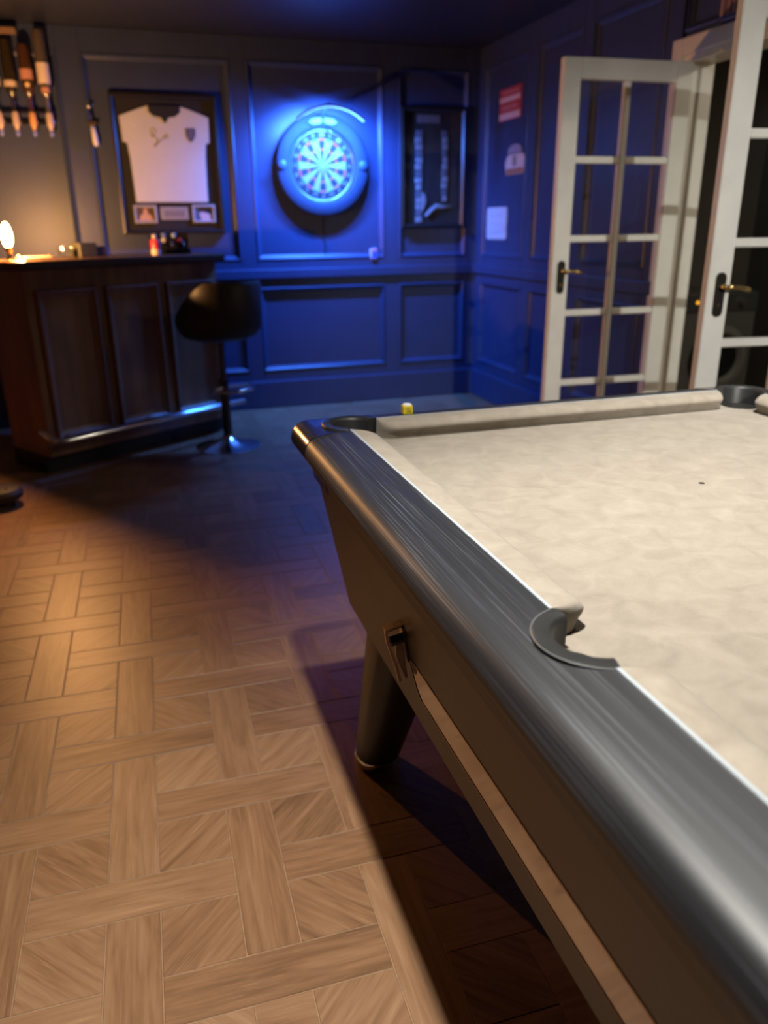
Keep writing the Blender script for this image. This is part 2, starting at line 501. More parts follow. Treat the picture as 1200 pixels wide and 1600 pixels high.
# right wall with the double-door opening. local x = distance from back wall towards the camera
DY1, DY0 = 3.44, 2.24          # door opening in world y
DTOP = 1.965
wall_right = sroot('wall_right', 'dark navy panelled right wall with the french door opening', 'wall', (XW, YW, 0), -PI/2)
a0, a1 = YW-DY1, YW-DY0
bw = B(); bw.box(0, a0-0.05, 0, 0.13, 0, CEIL); bw.box(a1+0.05, YW-YF, 0, 0.13, 0, CEIL); bw.box(a0-0.05, a1+0.05, 0, 0.13, DTOP+0.05, CEIL)
bw.obj('wall_face', NAVY, wall_right)
RST = [(0.0, 0.12), (0.80, 0.905), (1.42, 1.525), (a0-0.17, a0-0.05)]
panelled_wall(wall_right, RST, RLS, 0, a0-0.05, CEIL)
for q0, q1 in ((a0-0.05, a0+0.35), (a0+0.45, a0+0.85), (a0+0.95, a1+0.1)):
    panel_frame(B(), q0+0.02, q1, DTOP+0.12, 2.30).obj('panel_moulding', NAVY, wall_right)
B().box(0, a0-0.05, -0.040, -0.018, 0.930, 0.998, 0.008, 2).obj('dado_rail', NAVY, wall_right)
o = B().box(0.02, a0-0.05, -0.042, -0.012, 0.0, 0.205, 0.010, 2).obj('baseboard_right', NAVY)
o.location = (XW, YW, 0); o.rotation_euler = (0, 0, -PI/2)
struct(o, 'navy skirting board along the right wall', 'skirting')

# door frame (white lining, head and architrave)
fr = sroot('trim_1', 'white painted frame around the french door opening', 'door frame', (XW, YW, 0), -PI/2)
B().box(a0-0.05, a0, -0.012, 0.14, 0, DTOP, 0.003).obj('jamb', WHITEWOOD, fr)
B().box(a1, a1+0.05, -0.012, 0.14, 0, DTOP, 0.003).obj('jamb', WHITEWOOD, fr)
B().box(a0-0.05, a1+0.05, -0.012, 0.14, DTOP, DTOP+0.05, 0.003).obj('head', WHITEWOOD, fr)
B().box(a0-0.002, a0+0.012, 0.06, 0.10, 0, DTOP-0.001, 0.002).obj('door_stop', WHITEWOOD, fr)
for q0, q1, z0, z1 in ((a0-0.10, a0-0.028, 0, DTOP+0.10), (a1+0.028, a1+0.10, 0, DTOP+0.10), (a0-0.028, a1+0.028, DTOP+0.028, DTOP+0.10)):
    b = B(); b.box(q0, q1, -0.030, 0.0, z0, z1, 0.006, 2)
    b.obj('architrave', WHITEWOOD, fr)

# glazed door leaves : local x from hinge to lock edge, y thickness, hinge at origin
def door_leaf(name, label, hinge, ang, W, flip):
    r = sroot(name, label, 'door', hinge, ang)
    T = 0.02; H0, H1 = 0.008, DTOP-0.006
    st, top, bot, bar = 0.085, 0.085, 0.20, 0.030
    B().box(0, st, -T, T, H0, H1, 0.004).obj('stile', WHITEWOOD, r)
    B().box(W-st, W, -T, T, H0, H1, 0.004).obj('stile', WHITEWOOD, r)
    B().box(st, W-st, -T, T, H1-top, H1, 0.003).obj('rail', WHITEWOOD, r)
    B().box(st, W-st, -T, T, H0, H0+bot, 0.003).obj('rail', WHITEWOOD, r)
    zb, zt = H0+bot, H1-top
    ph = (zt-zb-4*bar)/5; pw = (W-2*st-bar)/2
    B().box(st+pw, st+pw+bar, -T*0.8, T*0.8, zb, zt, 0.004).obj('glazing_bar', WHITEWOOD, r)
    for k in range(4):
        z = zb+(k+1)*ph+k*bar
        for c in range(2):
            x = st+c*(pw+bar)
            B().box(x, x+pw, -T*0.8, T*0.8, z, z+bar, 0.004).obj('glazing_bar', WHITEWOOD, r)
    for k in range(5):
        for c in range(2):
            x = st+c*(pw+bar); z = zb+k*(ph+bar)
            B().box(x-0.004, x+pw+0.004, -0.002, 0.002, z-0.004, z+ph+0.004).obj('pane', PANE, r)
    for s_ in (-1, 1):
        zc = 1.04; xc = W-0.045
        poly = []
        for k in range(24):
            t = 2*PI*k/24
            poly.append((xc+0.019*math.cos(t), zc+(0.056 if math.sin(t) >= 0 else -0.056)+0.019*math.sin(t)))
        pl = B().wallprism(poly, s_*T, s_*(T+0.006)).obj('handle_plate', PLATE, r)
        b = B(); zz = zc+0.028
        b.cyl((xc, s_*(T+0.005), zz), (xc, s_*(T+0.045), zz), 0.008, n=12)
        b.tube([(xc, s_*(T+0.042), zz), (xc-0.02, s_*(T+0.046), zz+0.001), (xc-0.055, s_*(T+0.046), zz-0.002), (xc-0.085, s_*(T+0.043), zz-0.010)], [0.008, 0.008, 0.007, 0.009], 10)
        b.obj('lever', BRASS, pl, smooth=True)
        b = B(); b.cyl((xc, s_*(T+0.004), zc-0.035), (xc, s_*(T+0.009), zc-0.035), 0.006, n=10)
        b.obj('keyhole_boss', BRASS, pl)
    return r
LW = 0.643
door_leaf('door_1', 'white glazed french door leaf standing open beside the blue wall', (XW-0.006, DY1-0.026, 0), PI-math.radians(2.5), LW, 1)
door_leaf('door_2', 'white glazed french door leaf nearest the photographer, cut by the right edge', (XW-0.006, DY0+0.028, 0), PI-math.radians(7.5), LW, 1)

# utility room behind the doors
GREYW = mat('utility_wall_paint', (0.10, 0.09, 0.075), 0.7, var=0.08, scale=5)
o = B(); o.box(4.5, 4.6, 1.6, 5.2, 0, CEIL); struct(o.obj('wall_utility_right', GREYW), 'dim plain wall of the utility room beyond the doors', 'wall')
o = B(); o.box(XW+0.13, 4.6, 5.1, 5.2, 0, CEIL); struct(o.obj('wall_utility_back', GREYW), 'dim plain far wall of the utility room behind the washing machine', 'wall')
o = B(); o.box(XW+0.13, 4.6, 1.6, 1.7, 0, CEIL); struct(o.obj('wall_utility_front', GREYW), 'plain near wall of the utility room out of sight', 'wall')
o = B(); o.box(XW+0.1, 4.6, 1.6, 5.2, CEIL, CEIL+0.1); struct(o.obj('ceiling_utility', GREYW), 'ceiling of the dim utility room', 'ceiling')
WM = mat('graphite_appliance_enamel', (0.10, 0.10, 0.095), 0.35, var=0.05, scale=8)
wmr = thing('washing_machine', 'dark grey washing machine with round door seen through the french doors', 'washing machine', (3.70, 4.40, 0), 0)
B().box(-0.30, 0.30, 0, 0.56, 0.02, 0.84, 0.012, 2).obj('body', WM, wmr)
B().box(-0.295, 0.295, -0.012, 0.0, 0.72, 0.835, 0.005).obj('control_panel', mat('charcoal_panel', (0.05, 0.05, 0.05), 0.3), wmr)
b = B(); b.lathe([(0.13, -0.012), (0.205, -0.012), (0.215, -0.03), (0.20, -0.05), (0.165, -0.055), (0.15, -0.04), (0.13, -0.012)], 36, (0.02, 0, 0.42), 'y')
ring = b.obj('door_ring', mat('grey_plastic_ring', (0.16, 0.16, 0.155), 0.3), wmr, smooth=40)
b = B(); b.lathe([(0.152, -0.030), (0.13, -0.020), (0.09, -0.008), (0.0, -0.004)], 32, (0.02, 0, 0.42), 'y')
b.obj('porthole_glass', mat('dark_porthole', (0.012, 0.012, 0.013), 0.12), ring, smooth=True)
b = B(); b.cyl((0.16, -0.012, 0.78), (0.16, -0.04, 0.78), 0.028, 0.024, 20); b.obj('dial', CHROME, wmr, smooth=40)
b = B(); b.cyl((-0.19, -0.0115, 0.785), (-0.19, -0.016, 0.785), 0.010, n=14)
b.obj('indicator_light', mat('amber_led', (0.9, 0.45, 0.05), 0.4, emit=(1.0, 0.45, 0.03), estr=1.5), wmr)
for sx in (-0.25, 0.25):
    for sy in (0.06, 0.50):
        B().cyl((sx, sy, 0), (sx, sy, 0.03), 0.022, n=12).obj('foot', BLACK, wmr)

ul = thing('utility_fill_lamp', 'added out-of-view ceiling lamp that brightens the dim utility room', 'lamp', (3.9, 2.3, CEIL))  # unseen lamp, added to lift the dark utility room
b = B(); b.lathe([(0.11, 0.0), (0.11, -0.02), (0.09, -0.045), (0.0, -0.055)], 28); b.obj('diffuser', mat('dim_diffuser', (0.8, 0.78, 0.7), 0.5, emit=(1.0, 0.85, 0.6), estr=2.0), ul, smooth=40)
ld = bpy.data.lights.new('utility_fill_light', 'AREA'); ld.shape = 'DISK'; ld.size = 0.2; ld.energy = 26.0; ld.color = (1.0, 0.88, 0.68)
lo = bpy.data.objects.new('utility_fill_light', ld); C.objects.link(lo); lo.parent = ul; lo.location = (0, 0, -0.065)
# ceiling downlights (out of frame; one of them throws the table's shadow)
for k, (lx, ly, wt, kind, beam) in enumerate(DOWNLIGHTS):
    t = thing('ceiling_downlight', ('recessed downlight in the ceiling above the left rail of the pool table', 'recessed downlight in the ceiling above the middle of the pool table', 'recessed downlight in the ceiling behind the photographer')[k], 'downlight', (lx, ly, CEIL), group='recessed ceiling downlights')
    b = B(); b.lathe([(0.033, 0.0), (0.033, -0.006), (0.048, -0.006), (0.050, 0.0)], 28); b.obj('bezel', mat('white_bezel', (0.8, 0.8, 0.78), 0.4), t, smooth=40)
    b = B(); b.cyl((0, 0, -0.0005), (0, 0, -0.003), 0.033, n=24); b.obj('lamp_face', mat('lamp_face', (1, 1, 1), 0.5, emit=(1, 0.85, 0.65), estr=25.0), t)
    ld = bpy.data.lights.new('downlight', kind); ld.energy = wt; ld.color = DOWN_COL
    if kind == 'SPOT':
        ld.spot_size = math.radians(2*beam); ld.spot_blend = 1.0; ld.shadow_soft_size = 0.03
    lo = bpy.data.objects.new('downlight_beam', ld); C.objects.link(lo); lo.parent = t; lo.location = (0, 0, -0.02)
    if k == 2:      # gimbal lamp turned towards the doors
        lo.rotation_euler = Vector((1.06, 4.0, -1.32)).to_track_quat('-Z', 'Y').to_euler()

# ------------------------------------------------------------------ pool table
ZT = 0.86                     # rail top
TX0, TX1 = 0.420, 1.528       # inner edges of the rails (feather strips)
TY1 = 1.688; TYM = 0.644; TY0 = 2*TYM - TY1
PT = thing('pool_table', 'black pool table with beige cloth and dark wood rails', 'pool table', (0, 0, 0))
RP = [(0, 0), (0.020, -0.0018), (0.045, -0.0050), (0.068, -0.0085), (0.080, -0.0108), (0.089, -0.0145), (0.0960, -0.0205),
      (0.101, -0.029), (0.1045, -0.040), (0.1055, -0.051), (0.103, -0.058), (0.096, -0.064), (0.083, -0.071),
      (0.069, -0.088), (0.060, -0.112), (0.056, -0.146), (0.0, -0.146)]
CR = 0.048
def corner_path(o_, t, cx_, cy_, sx, sy):
    """point at offset o_ from the strip lines near a corner; t in 0..1 sweeps the quarter turn from the long (x) side to the short (y) side"""
    r = max(0.0, o_-(0.1055-CR)); e = o_-r
    a = t*PI/2
    return (cx_+sx*(e+r*math.cos(a)), cy_+sy*(e+r*math.sin(a)))
CAST = 0.085   # castings reach this far along each rail from the strip corner
def rail_long(sx, x):
    rings = []
    n = 14
    for k in range(n+1):
        y = TY0+CAST + (TY1-TY0-2*CAST)*k/n
        rings.append([(x+sx*a, y, ZT+c) for a, c in RP])
    return B().sweep(rings)
def rail_short(sy, y):
    rings = []
    for k in range(9):
        x = TX0+CAST + (TX1-TX0-2*CAST)*k/8
        rings.append([(x, y+sy*a, ZT+c) for a, c in RP])
    return B().sweep(rings)
def casting(cx_, cy_, sx, sy):
    rings = []
    lift = 0.0012
    def P(a, c, t=None, dx=0, dy=0):
        a2 = a+0.0012 if a > 0.001 else a
        z = ZT+c+lift
        if t is not None: q = corner_path(a2, t, cx_, cy_, sx, sy)
        elif dy: q = (cx_+sx*a2, cy_-sy*dy)
        else: q = (cx_-sx*dx, cy_+sy*a2)
        return (q[0], q[1], z)
    rings.append([P(a, c, dy=CAST) for a, c in RP])
    rings.append([P(a, c, dy=0.03) for a, c in RP])
    for k in range(9): rings.append([P(a, c, t=k/8) for a, c in RP])
    rings.append([P(a, c, dx=0.03) for a, c in RP])
    rings.append([P(a, c, dx=CAST) for a, c in RP])
    return B().sweep(rings)
PR = 0.070; PI_R = 0.046
pockets = []
for sx, X_ in ((-1, TX0), (1, TX1)):
    for sy, Y_ in ((-1, TY0), (1, TY1)):
        pockets.append((X_-sx*0.020, Y_-sy*0.022, sx, sy))
    pockets.append((X_-sx*0.018, TYM, sx, 0))
cut_out = [B().cyl((x, y, 0.66), (x, y, 1.0), PR, n=48).obj('cutter', None) for x, y, _, _ in pockets]
cut_in = [B().cyl((x+(0.030*sx if sy == 0 else 0), y, 0.66), (x+(0.030*sx if sy == 0 else 0), y, 1.0), PI_R+(0.003 if sy else -0.004), n=40).obj('cutter', None) for x, y, sx, sy in pockets]
bpy.context.view_layer.update()
for sx, X_ in ((-1, TX0), (1, TX1)):
    r = rail_long(sx, X_).obj('long_rail', RAILY, PT, smooth=35)
    apply_cut(r, [c for c, p in zip(cut_out, pockets) if p[2] == sx and p[3] == 0])
for sy, Y_ in ((-1, TY0), (1, TY1)):
    rail_short(sy, Y_).obj('end_rail', RAILX, PT, smooth=35)
for sx, X_ in ((-1, TX0), (1, TX1)):
    for sy, Y_ in ((-1, TY0), (1, TY1)):
        r = casting(X_, Y_, sx, sy).obj('corner_casting', BLACKPL, PT, smooth=35, merge=True)
        apply_cut(r, [c for c, p in zip(cut_out, pockets) if p[2] == sx and p[3] == sy])
        for p_ in r.data.polygons: p_.use_smooth = True
        r.data.set_sharp_from_angle(angle=math.radians(35))
BZ = ZT-0.040
bed = B().box(TX0-0.005, TX1+0.005, TY0-0.005, TY1+0.005, BZ-0.03, BZ).obj('bed_cloth', BEDCLOTH, PT)
apply_cut(bed, cut_in)
drop(cut_out + cut_in)
# pocket liners
for x, y, sx, sy in pockets:
    if sy == 0:
        mid = PI if sx < 0 else 0.0; half = math.radians(78)
    else:
        mid = math.atan2(sy, sx); half = math.radians(112)
    rings = []
    for k in range(33):
        t = mid-half + 2*half*k/32
        c_, s_ = math.cos(t), math.sin(t)
        sec = [(PI_R, 0.70), (PI_R, ZT-0.006), (PI_R+0.003, ZT-0.0005), (PI_R+0.006, ZT+0.0012), (PR-0.002, ZT+0.0012), (PR, ZT-0.001), (PR, 0.70)]
        rings.append([(x+c_*r, y+s_*r, z) for r, z in sec])
    ln = B().sweep(rings).obj('pocket_liner', LINER, PT, smooth=35)
    b = B(); b.tube([(x+math.cos(t)*(PR+0.0004), y+math.sin(t)*(PR+0.0004), ZT-0.0006)
                     for t in [mid-half+2*half*k/32 for k in range(33)]], 0.0011, 6)
    if sy == 0: b.obj('rim_glint', mat('painted_rim_glint', (0.11, 0.11, 0.11), 0.4), ln, smooth=True)  # specular glint along the pocket gap, put in as a grey line
    else: b.bm.free()
    b = B(); b.lathe([(PI_R+0.004, BZ-0.004), (PI_R+0.003, 0.71), (0.0, 0.705)], 28, (x, y, 0))
    b.obj('pocket_cup', BLACK, PT, smooth=True)
# cushions
CP = [(0, 0.0005), (0.020, 0.0005), (0.038, -0.001), (0.048, -0.005), (0.0535, -0.0105), (0.055, -0.015), (0.053, -0.0205), (0.047, -0.027), (0.043, -0.0405), (0, -0.0405)]
def cushion(p0, p1, inward, l0, l1):
    """p0,p1 ends on the strip line; inward unit vector; l0,l1 jaw lengths"""
    p0 = Vector(p0); p1 = Vector(p1); L_ = (p1-p0).length; d = (p1-p0)/L_; n_ = Vector(inward)
    ss = []
    for k in range(9): ss.append(l0*(1-math.cos(PI/2*k/8)))
    for k in range(1, 10): ss.append(l0+(L_-l0-l1)*k/10)
    for k in range(9): ss.append(L_-l1*(1-math.cos(PI/2*(8-k)/8)))
    rings = []
    for s_ in ss:
        f = 1.0
        if s_ < l0: f = math.sqrt(max(0, 1-(1-s_/l0)**2))
        if s_ > L_-l1: f = min(f, math.sqrt(max(0, 1-(1-(L_-s_)/l1)**2)))
        f = 0.12+0.88*f
        ring = []
        for a, c in CP:
            q = p0 + d*s_ + n_*(a*f)
            ring.append((q.x, q.y, ZT+c))
        rings.append(ring)
    return B().sweep(rings).obj('cushion', CLOTH, PT, smooth=50)
def strip_bar(p0, p1, out):
    p0 = Vector(p0); p1 = Vector(p1); n_ = Vector(out)
    sec = [(-0.0025, -0.006), (-0.0025, 0.0012), (0.0022, 0.0012), (0.0022, -0.006)]
    rings = [[((p+n_*a).x, (p+n_*a).y, ZT+c) for a, c in sec] for p in (p0, p1)]
    B().sweep(rings).obj('feather_strip', STRIP, PT)
mg = 0.068; cg = 0.083
for sx, X_ in ((-1, TX0), (1, TX1)):
    for ya, yb, la, lb in ((TYM+mg, TY1-cg, 0.020, 0.040), (TY0+cg, TYM-mg, 0.040, 0.020)):
        cushion((X_, ya), (X_, yb), (-sx, 0), la, lb)
        strip_bar((X_, ya), (X_, yb), (sx, 0))
for sy, Y_ in ((-1, TY0), (1, TY1)):
    cushion((TX0+cg, Y_), (TX1-cg, Y_), (0, -sy), 0.040, 0.040)
    strip_bar((TX0+cg, Y_), (TX1-cg, Y_), (0, sy))
b = B(); b.cyl((0.974, 1.144, BZ), (0.974, 1.144, BZ+0.0006), 0.0055, n=20)
b.obj('black_spot', BLACK, PT)
# body : tapered box with rounded corners
def body_ring(o_, z, rad=0.05, n=6):
    pts = []
    x0, x1, y0, y1 = TX0-o_, TX1+o_, TY0-o_, TY1+o_
    for cx_, cy_, a_ in ((x1-rad, y0+rad, -PI/2), (x1-rad, y1-rad, 0), (x0+rad, y1-rad, PI/2), (x0+rad, y0+rad, PI)):
        for k in range(n+1):
            t = a_+PI/2*k/n
            pts.append((cx_+rad*math.cos(t), cy_+rad*math.sin(t), z))
    return pts
Z0, Z1 = 0.413, ZT-0.142
def bo(z): return 0.003 + (0.0555-0.003)*(z-Z0)/(Z1-Z0)     # offset of the body face at a height
body = B().sweep([body_ring(bo(Z0)-0.004, Z0), body_ring(bo(Z0+0.006), Z0+0.006), body_ring(bo(Z1), Z1)]).obj('body', BODY, PT, smooth=40)
# ball tray opening in the left side : slot polygon in (y, z)
SL = [(1.125, 0.555), (1.112, 0.512), (1.094, 0.495), (0.22, 0.495), (0.22, 0.577), (1.03, 0.567), (1.095, 0.567), (1.119, 0.563)]
def sidex(z, d=0.0): return TX0-bo(z)+d
cutter = B().prism(SL, lambda a, c: (sidex(c, -0.05), a, c), lambda a, c: (sidex(c, 0.004), a, c)).obj('cutter', None)
apply_cut(body, [cutter]); drop([cutter])
for p_ in body.data.polygons: p_.use_smooth = True
body.data.set_sharp_from_angle(angle=math.radians(30))
# polished plate set in the slot
b = B()
n_ = len(SL)
bk = [(sidex(c, -0.0006), a, c) for a, c in SL]; ft = [(sidex(c, 0.0038), a, c) for a, c in SL]
b.poly(ft+bk, [(i, (i+1) % n_, n_+(i+1) % n_, n_+i) for i in range(n_)] + [tuple(range(n_, 2*n_))])
b.obj('window_plate', TRAY, PT)
b = B()
rings = []
for k, (a, c) in enumerate(SL):
    pv = Vector(SL[k-1]); nx = Vector(SL[(k+1) % n_]); cu = Vector((a, c))
    d1 = (cu-pv).normalized(); d2 = (nx-cu).normalized()
    nn = (Vector((d1.y, -d1.x))+Vector((d2.y, -d2.x)))
    nn = nn.normalized()/max(0.45, math.sqrt(max(0.01, (1+d1.dot(d2))/2)))
    sec = []
    for off, dep in ((0.0030, 0.002), (0.0030, -0.0012), (-0.0005, -0.0016), (-0.0005, 0.003)):
        q = cu - nn*off*(1 if True else 0)
        sec.append((sidex(q.y, dep), q.x, q.y))
    rings.append(sec)
b.sweep(rings, closed=True)
b.obj('window_trim', DCHROME, PT)
# release latch on the side panel : bracket standing proud of the panel, black roller, two hanging tines
def on_side(y, z, d): return (sidex(z, -d), y, z)
YLT = 1.140
latch = B().prism([(YLT-0.015, 0.628), (YLT+0.015, 0.628), (YLT+0.013, 0.556), (YLT-0.013, 0.556)], lambda a, c: on_side(a, c, -0.001), lambda a, c: on_side(a, c, 0.003)).obj('latch', PLATE, PT)
def flat_bar(name, pts, th, wd, m_):
    """bar running through (x, z) points in the plane y = YLT: th thick across the run, wd wide along y"""
    rings = []
    for k, (x, z) in enumerate(pts):
        a = Vector(pts[max(k-1, 0)]); c = Vector(pts[min(k+1, len(pts)-1)])
        d = (c-a).normalized(); n2 = Vector((-d.y, d.x))
        t_ = th[k] if isinstance(th, (list, tuple)) else th
        q = [Vector((x, z))+n2*t_*s1 for s1 in (-0.5, 0.5)]
        rings.append([(q[0].x, YLT-wd/2, q[0].y), (q[1].x, YLT-wd/2, q[1].y), (q[1].x, YLT+wd/2, q[1].y), (q[0].x, YLT+wd/2, q[0].y)])
    return B().sweep(rings).obj(name, m_, latch)
flat_bar('frame_bar', [(0.3490, 0.6215), (0.3650, 0.6260), (0.3825, 0.6290)], 0.005, 0.020, DCHROME)
flat_bar('tine', [(0.3510, 0.6205), (0.3535, 0.6003), (0.3615, 0.5733), (0.3680, 0.5526), (0.3770, 0.5142)], [0.004, 0.005, 0.006, 0.006, 0.005], 0.008, DCHROME)
flat_bar('tine', [(0.3800, 0.6200), (0.3830, 0.5946), (0.3872, 0.5706), (0.3910, 0.5520)], [0.004, 0.004, 0.005, 0.003], 0.010, DCHROME)
b = B(); b.cyl((0.3575, YLT-0.004, 0.599), (0.3835, YLT-0.004, 0.603), 0.010, n=18); b.obj('roller', BLACKPL, latch, smooth=40)
STEEL = mat('dark_steel', (0.20, 0.17, 0.16), 0.35, metal=0.8)
b = B(); b.prism([(0.3690, 0.588), (0.3835, 0.590), (0.3865, 0.558), (0.3910, 0.521), (0.3880, 0.5174), (0.3765, 0.5447), (0.3700, 0.566)], lambda a, c: (a, YLT-0.003, c), lambda a, c: (a, YLT+0.003, c)); b.obj('tongue', STEEL, latch)
# legs
for sx in (-1, 1):
    for sy in (-1, 1):
        X_ = TX0 if sx < 0 else TX1; Y_ = TY0 if sy < 0 else TY1
        def leg_ring(z):
            f = z/Z0
            wx = 0.100+0.075*f; wy = 0.105+0.075*f
            x_out = X_-sx*(-0.013+0.043*f); x_in = x_out-sx*wx
            y_out = Y_-sy*0.055; y_in = y_out-sy*wy
            xa, xb = sorted((x_out, x_in)); ya, yb = sorted((y_out, y_in)); rad = 0.045
            pts = []
            for cx_, cy_, a_ in ((xb-rad, ya+rad, -PI/2), (xb-rad, yb-rad, 0), (xa+rad, yb-rad, PI/2), (xa+rad, ya+rad, PI)):
                for k in range(6):
                    t = a_+PI/2*k/5
                    pts.append((cx_+rad*math.cos(t), cy_+rad*math.sin(t), z))
            return pts
        lg = B().sweep([leg_ring(0.022), leg_ring(0.1), leg_ring(0.25), leg_ring(Z0+0.01)]).obj('leg', BODY, PT, smooth=40)
        r0 = leg_ring(0.0); cx_ = sum(p[0] for p in r0)/len(r0); cy_ = sum(p[1] for p in r0)/len(r0)
        def gr(r_, z, s_): return [(cx_+(p[0]-cx_)*s_, cy_+(p[1]-cy_)*s_, z) for p in r_]
        B().sweep([gr(r0, 0.0, 0.96), gr(r0, 0.003, 1.03), gr(r0, 0.018, 1.05), gr(r0, 0.024, 1.0)]).obj('foot_ring', CHROME, lg, smooth=40)

# chalk cube on the far rail
ch = thing('chalk_cube', 'small yellow chalk cube with white top on the far rail of the pool table', 'chalk', (0.588, 1.716, ZT-0.0009), math.radians(-4))
YEL = mat('yellow_paper', (0.85, 0.66, 0.02), 0.5, var=0.06, scale=300)
B().box(-0.0115, 0.0115, -0.0115, 0.0115, 0, 0.020, 0.0012, 2).obj('wrapper', YEL, ch)
b = B(); b.lathe([(0.0105, 0.0195), (0.0105, 0.0225), (0.009, 0.0232), (0.006, 0.0215), (0.0, 0.0205)], 20); b.obj('chalk_top', mat('white_chalk', (0.80, 0.82, 0.88), 0.9), ch, smooth=40)
INK = mat('olive_print', (0.32, 0.24, 0.02), 0.6)
b = B()
for x0, x1, z0, z1 in ((-0.007, 0.0085, 0.0165, 0.0172), (-0.007, -0.0064, 0.004, 0.0168), (0.0079, 0.0085, 0.004, 0.0168), (-0.007, 0.0085, 0.004, 0.0046)):
    b.box(x0, x1, -0.0118, -0.0114, z0, z1)
b.tube([(-0.004, -0.0117, 0.015), (0.001, -0.0117, 0.0145), (-0.003, -0.0117, 0.009), (0.003, -0.0117, 0.0075)], 0.0010, 5)
b.tube([(0.002, -0.0117, 0.013), (0.006, -0.0117, 0.012), (0.0035, -0.0117, 0.008), (0.0065, -0.0117, 0.006)], 0.0010, 5)
b.obj('printed_emblem', INK, ch)
# ------------------------------------------------------------------ dartboard on the back wall
DX, DZ = 1.347, 1.672
wallf = YW                     # panel face
SUR = mat('blue_grey_foam', (0.010, 0.022, 0.055), 0.75, var=0.05, scale=30)
sur = thing('dartboard_surround', 'round padded surround ring around the dartboard', 'dartboard surround', (DX, wallf, DZ))
b = B(); b.lathe([(0.228, -0.002), (0.320, -0.002), (0.325, -0.02), (0.325, -0.055), (0.318, -0.070), (0.300, -0.076), (0.250, -0.076), (0.236, -0.070), (0.228, -0.058), (0.228, -0.002)], 72, axis='y')
b.obj('foam_ring', SUR, sur, smooth=40)
for ang in (0.0, PI):
    cx_, cz_ = 0.285*math.cos(ang), 0.285*math.sin(ang)
    b = B(); b.lathe([(0.030, -0.074), (0.030, -0.084), (0.022, -0.090), (0.0, -0.091)], 20, (cx_, 0, cz_), 'y')
    b.obj('mounting_pad', mat('pale_blue_plastic', (0.03, 0.06, 0.12), 0.5), sur, smooth=40)
db = thing('dartboard', 'bristle dartboard with red, green, black and cream segments lit blue', 'dartboard', (DX, wallf, DZ))
DBLK = mat('board_black_sisal', (0.012, 0.012, 0.013), 0.85, bump=0.2, bscale=400)
DCRM = mat('board_cream_sisal', (0.20, 0.19, 0.15), 0.85, bump=0.2, bscale=400)
DRED = mat('board_red_sisal', (0.62, 0.03, 0.05), 0.85, bump=0.2, bscale=400)
DGRN = mat('board_green_sisal', (0.02, 0.20, 0.08), 0.85, bump=0.2, bscale=400)
WIRE = mat('board_wire', (0.30, 0.30, 0.31), 0.45, metal=0.8)
b = B(); b.lathe([(0.0, -0.003), (0.2255, -0.003), (0.2255, -0.040), (0.221, -0.044), (0.0, -0.044)], 64, axis='y'); b.obj('sisal_disc', DBLK, db, smooth=40)
def sector(r0, r1, a_, n=3):
    pts = []
    for k in range(n+1):
        t = a_ - PI/20 + PI/10*k/n; pts.append((r1*math.cos(t), r1*math.sin(t)))
    for k in range(n, -1, -1):
        t = a_ - PI/20 + PI/10*k/n; pts.append((r0*math.cos(t), r0*math.sin(t)))
    return pts
NUMS = [20, 1, 18, 4, 13, 6, 10, 15, 2, 17, 3, 19, 7, 16, 8, 11, 14, 9, 12, 5]
for k in range(20):
    a_ = PI/2 - k*PI/10
    dk = k % 2 == 0
    for nm, r0, r1, mt in (('double_segment', 0.1605, 0.1695, DRED if dk else DGRN), ('single_segment', 0.1075, 0.1605, DBLK if dk else DCRM),
                           ('triple_segment', 0.0985, 0.1075, DRED if dk else DGRN), ('single_segment', 0.0165, 0.0985, DBLK if dk else DCRM)):
        B().wallprism(sector(r0+0.0004, r1-0.0004, a_), -0.0435, -0.0452).obj(nm, mt, db)
    text_obj('number', str(NUMS[k]), 0.036, mat('number_white', (0.30, 0.31, 0.33), 0.4, metal=0.3), db, (0.195*math.cos(a_), -0.0462, 0.195*math.sin(a_)), (PI/2, 0, 0), 0.0008)
b = B(); b.lathe([(0.0068, -0.0436), (0.0160, -0.0436), (0.0160, -0.0453), (0.0068, -0.0453), (0.0068, -0.0436)], 24, axis='y'); b.obj('outer_bull', DGRN, db)
b = B(); b.cyl((0, -0.0436, 0), (0, -0.0454, 0), 0.0064, n=18); b.obj('bullseye', DRED, db)
b = B()
for r in (0.0164, 0.0985, 0.1075, 0.1605, 0.1697):
    b.tube([(r*math.cos(2*PI*k/48), -0.0455, r*math.sin(2*PI*k/48)) for k in range(48)], 0.0007, 5, closed=True)
for k in range(20):
    t = PI/20+k*PI/10
    b.tube([(0.0164*math.cos(t), -0.0455, 0.0164*math.sin(t)), (0.1697*math.cos(t), -0.0455, 0.1697*math.sin(t))], 0.0006, 5)
b.obj('wire_spider', WIRE, db)
b = B(); b.tube([(0.2235*math.cos(2*PI*k/60), -0.0425, 0.2235*math.sin(2*PI*k/60)) for k in range(60)], 0.003, 6, closed=True)
b.obj('number_ring_rim', mat('rim_steel', (0.6, 0.62, 0.66), 0.3, metal=0.9), db, smooth=True)

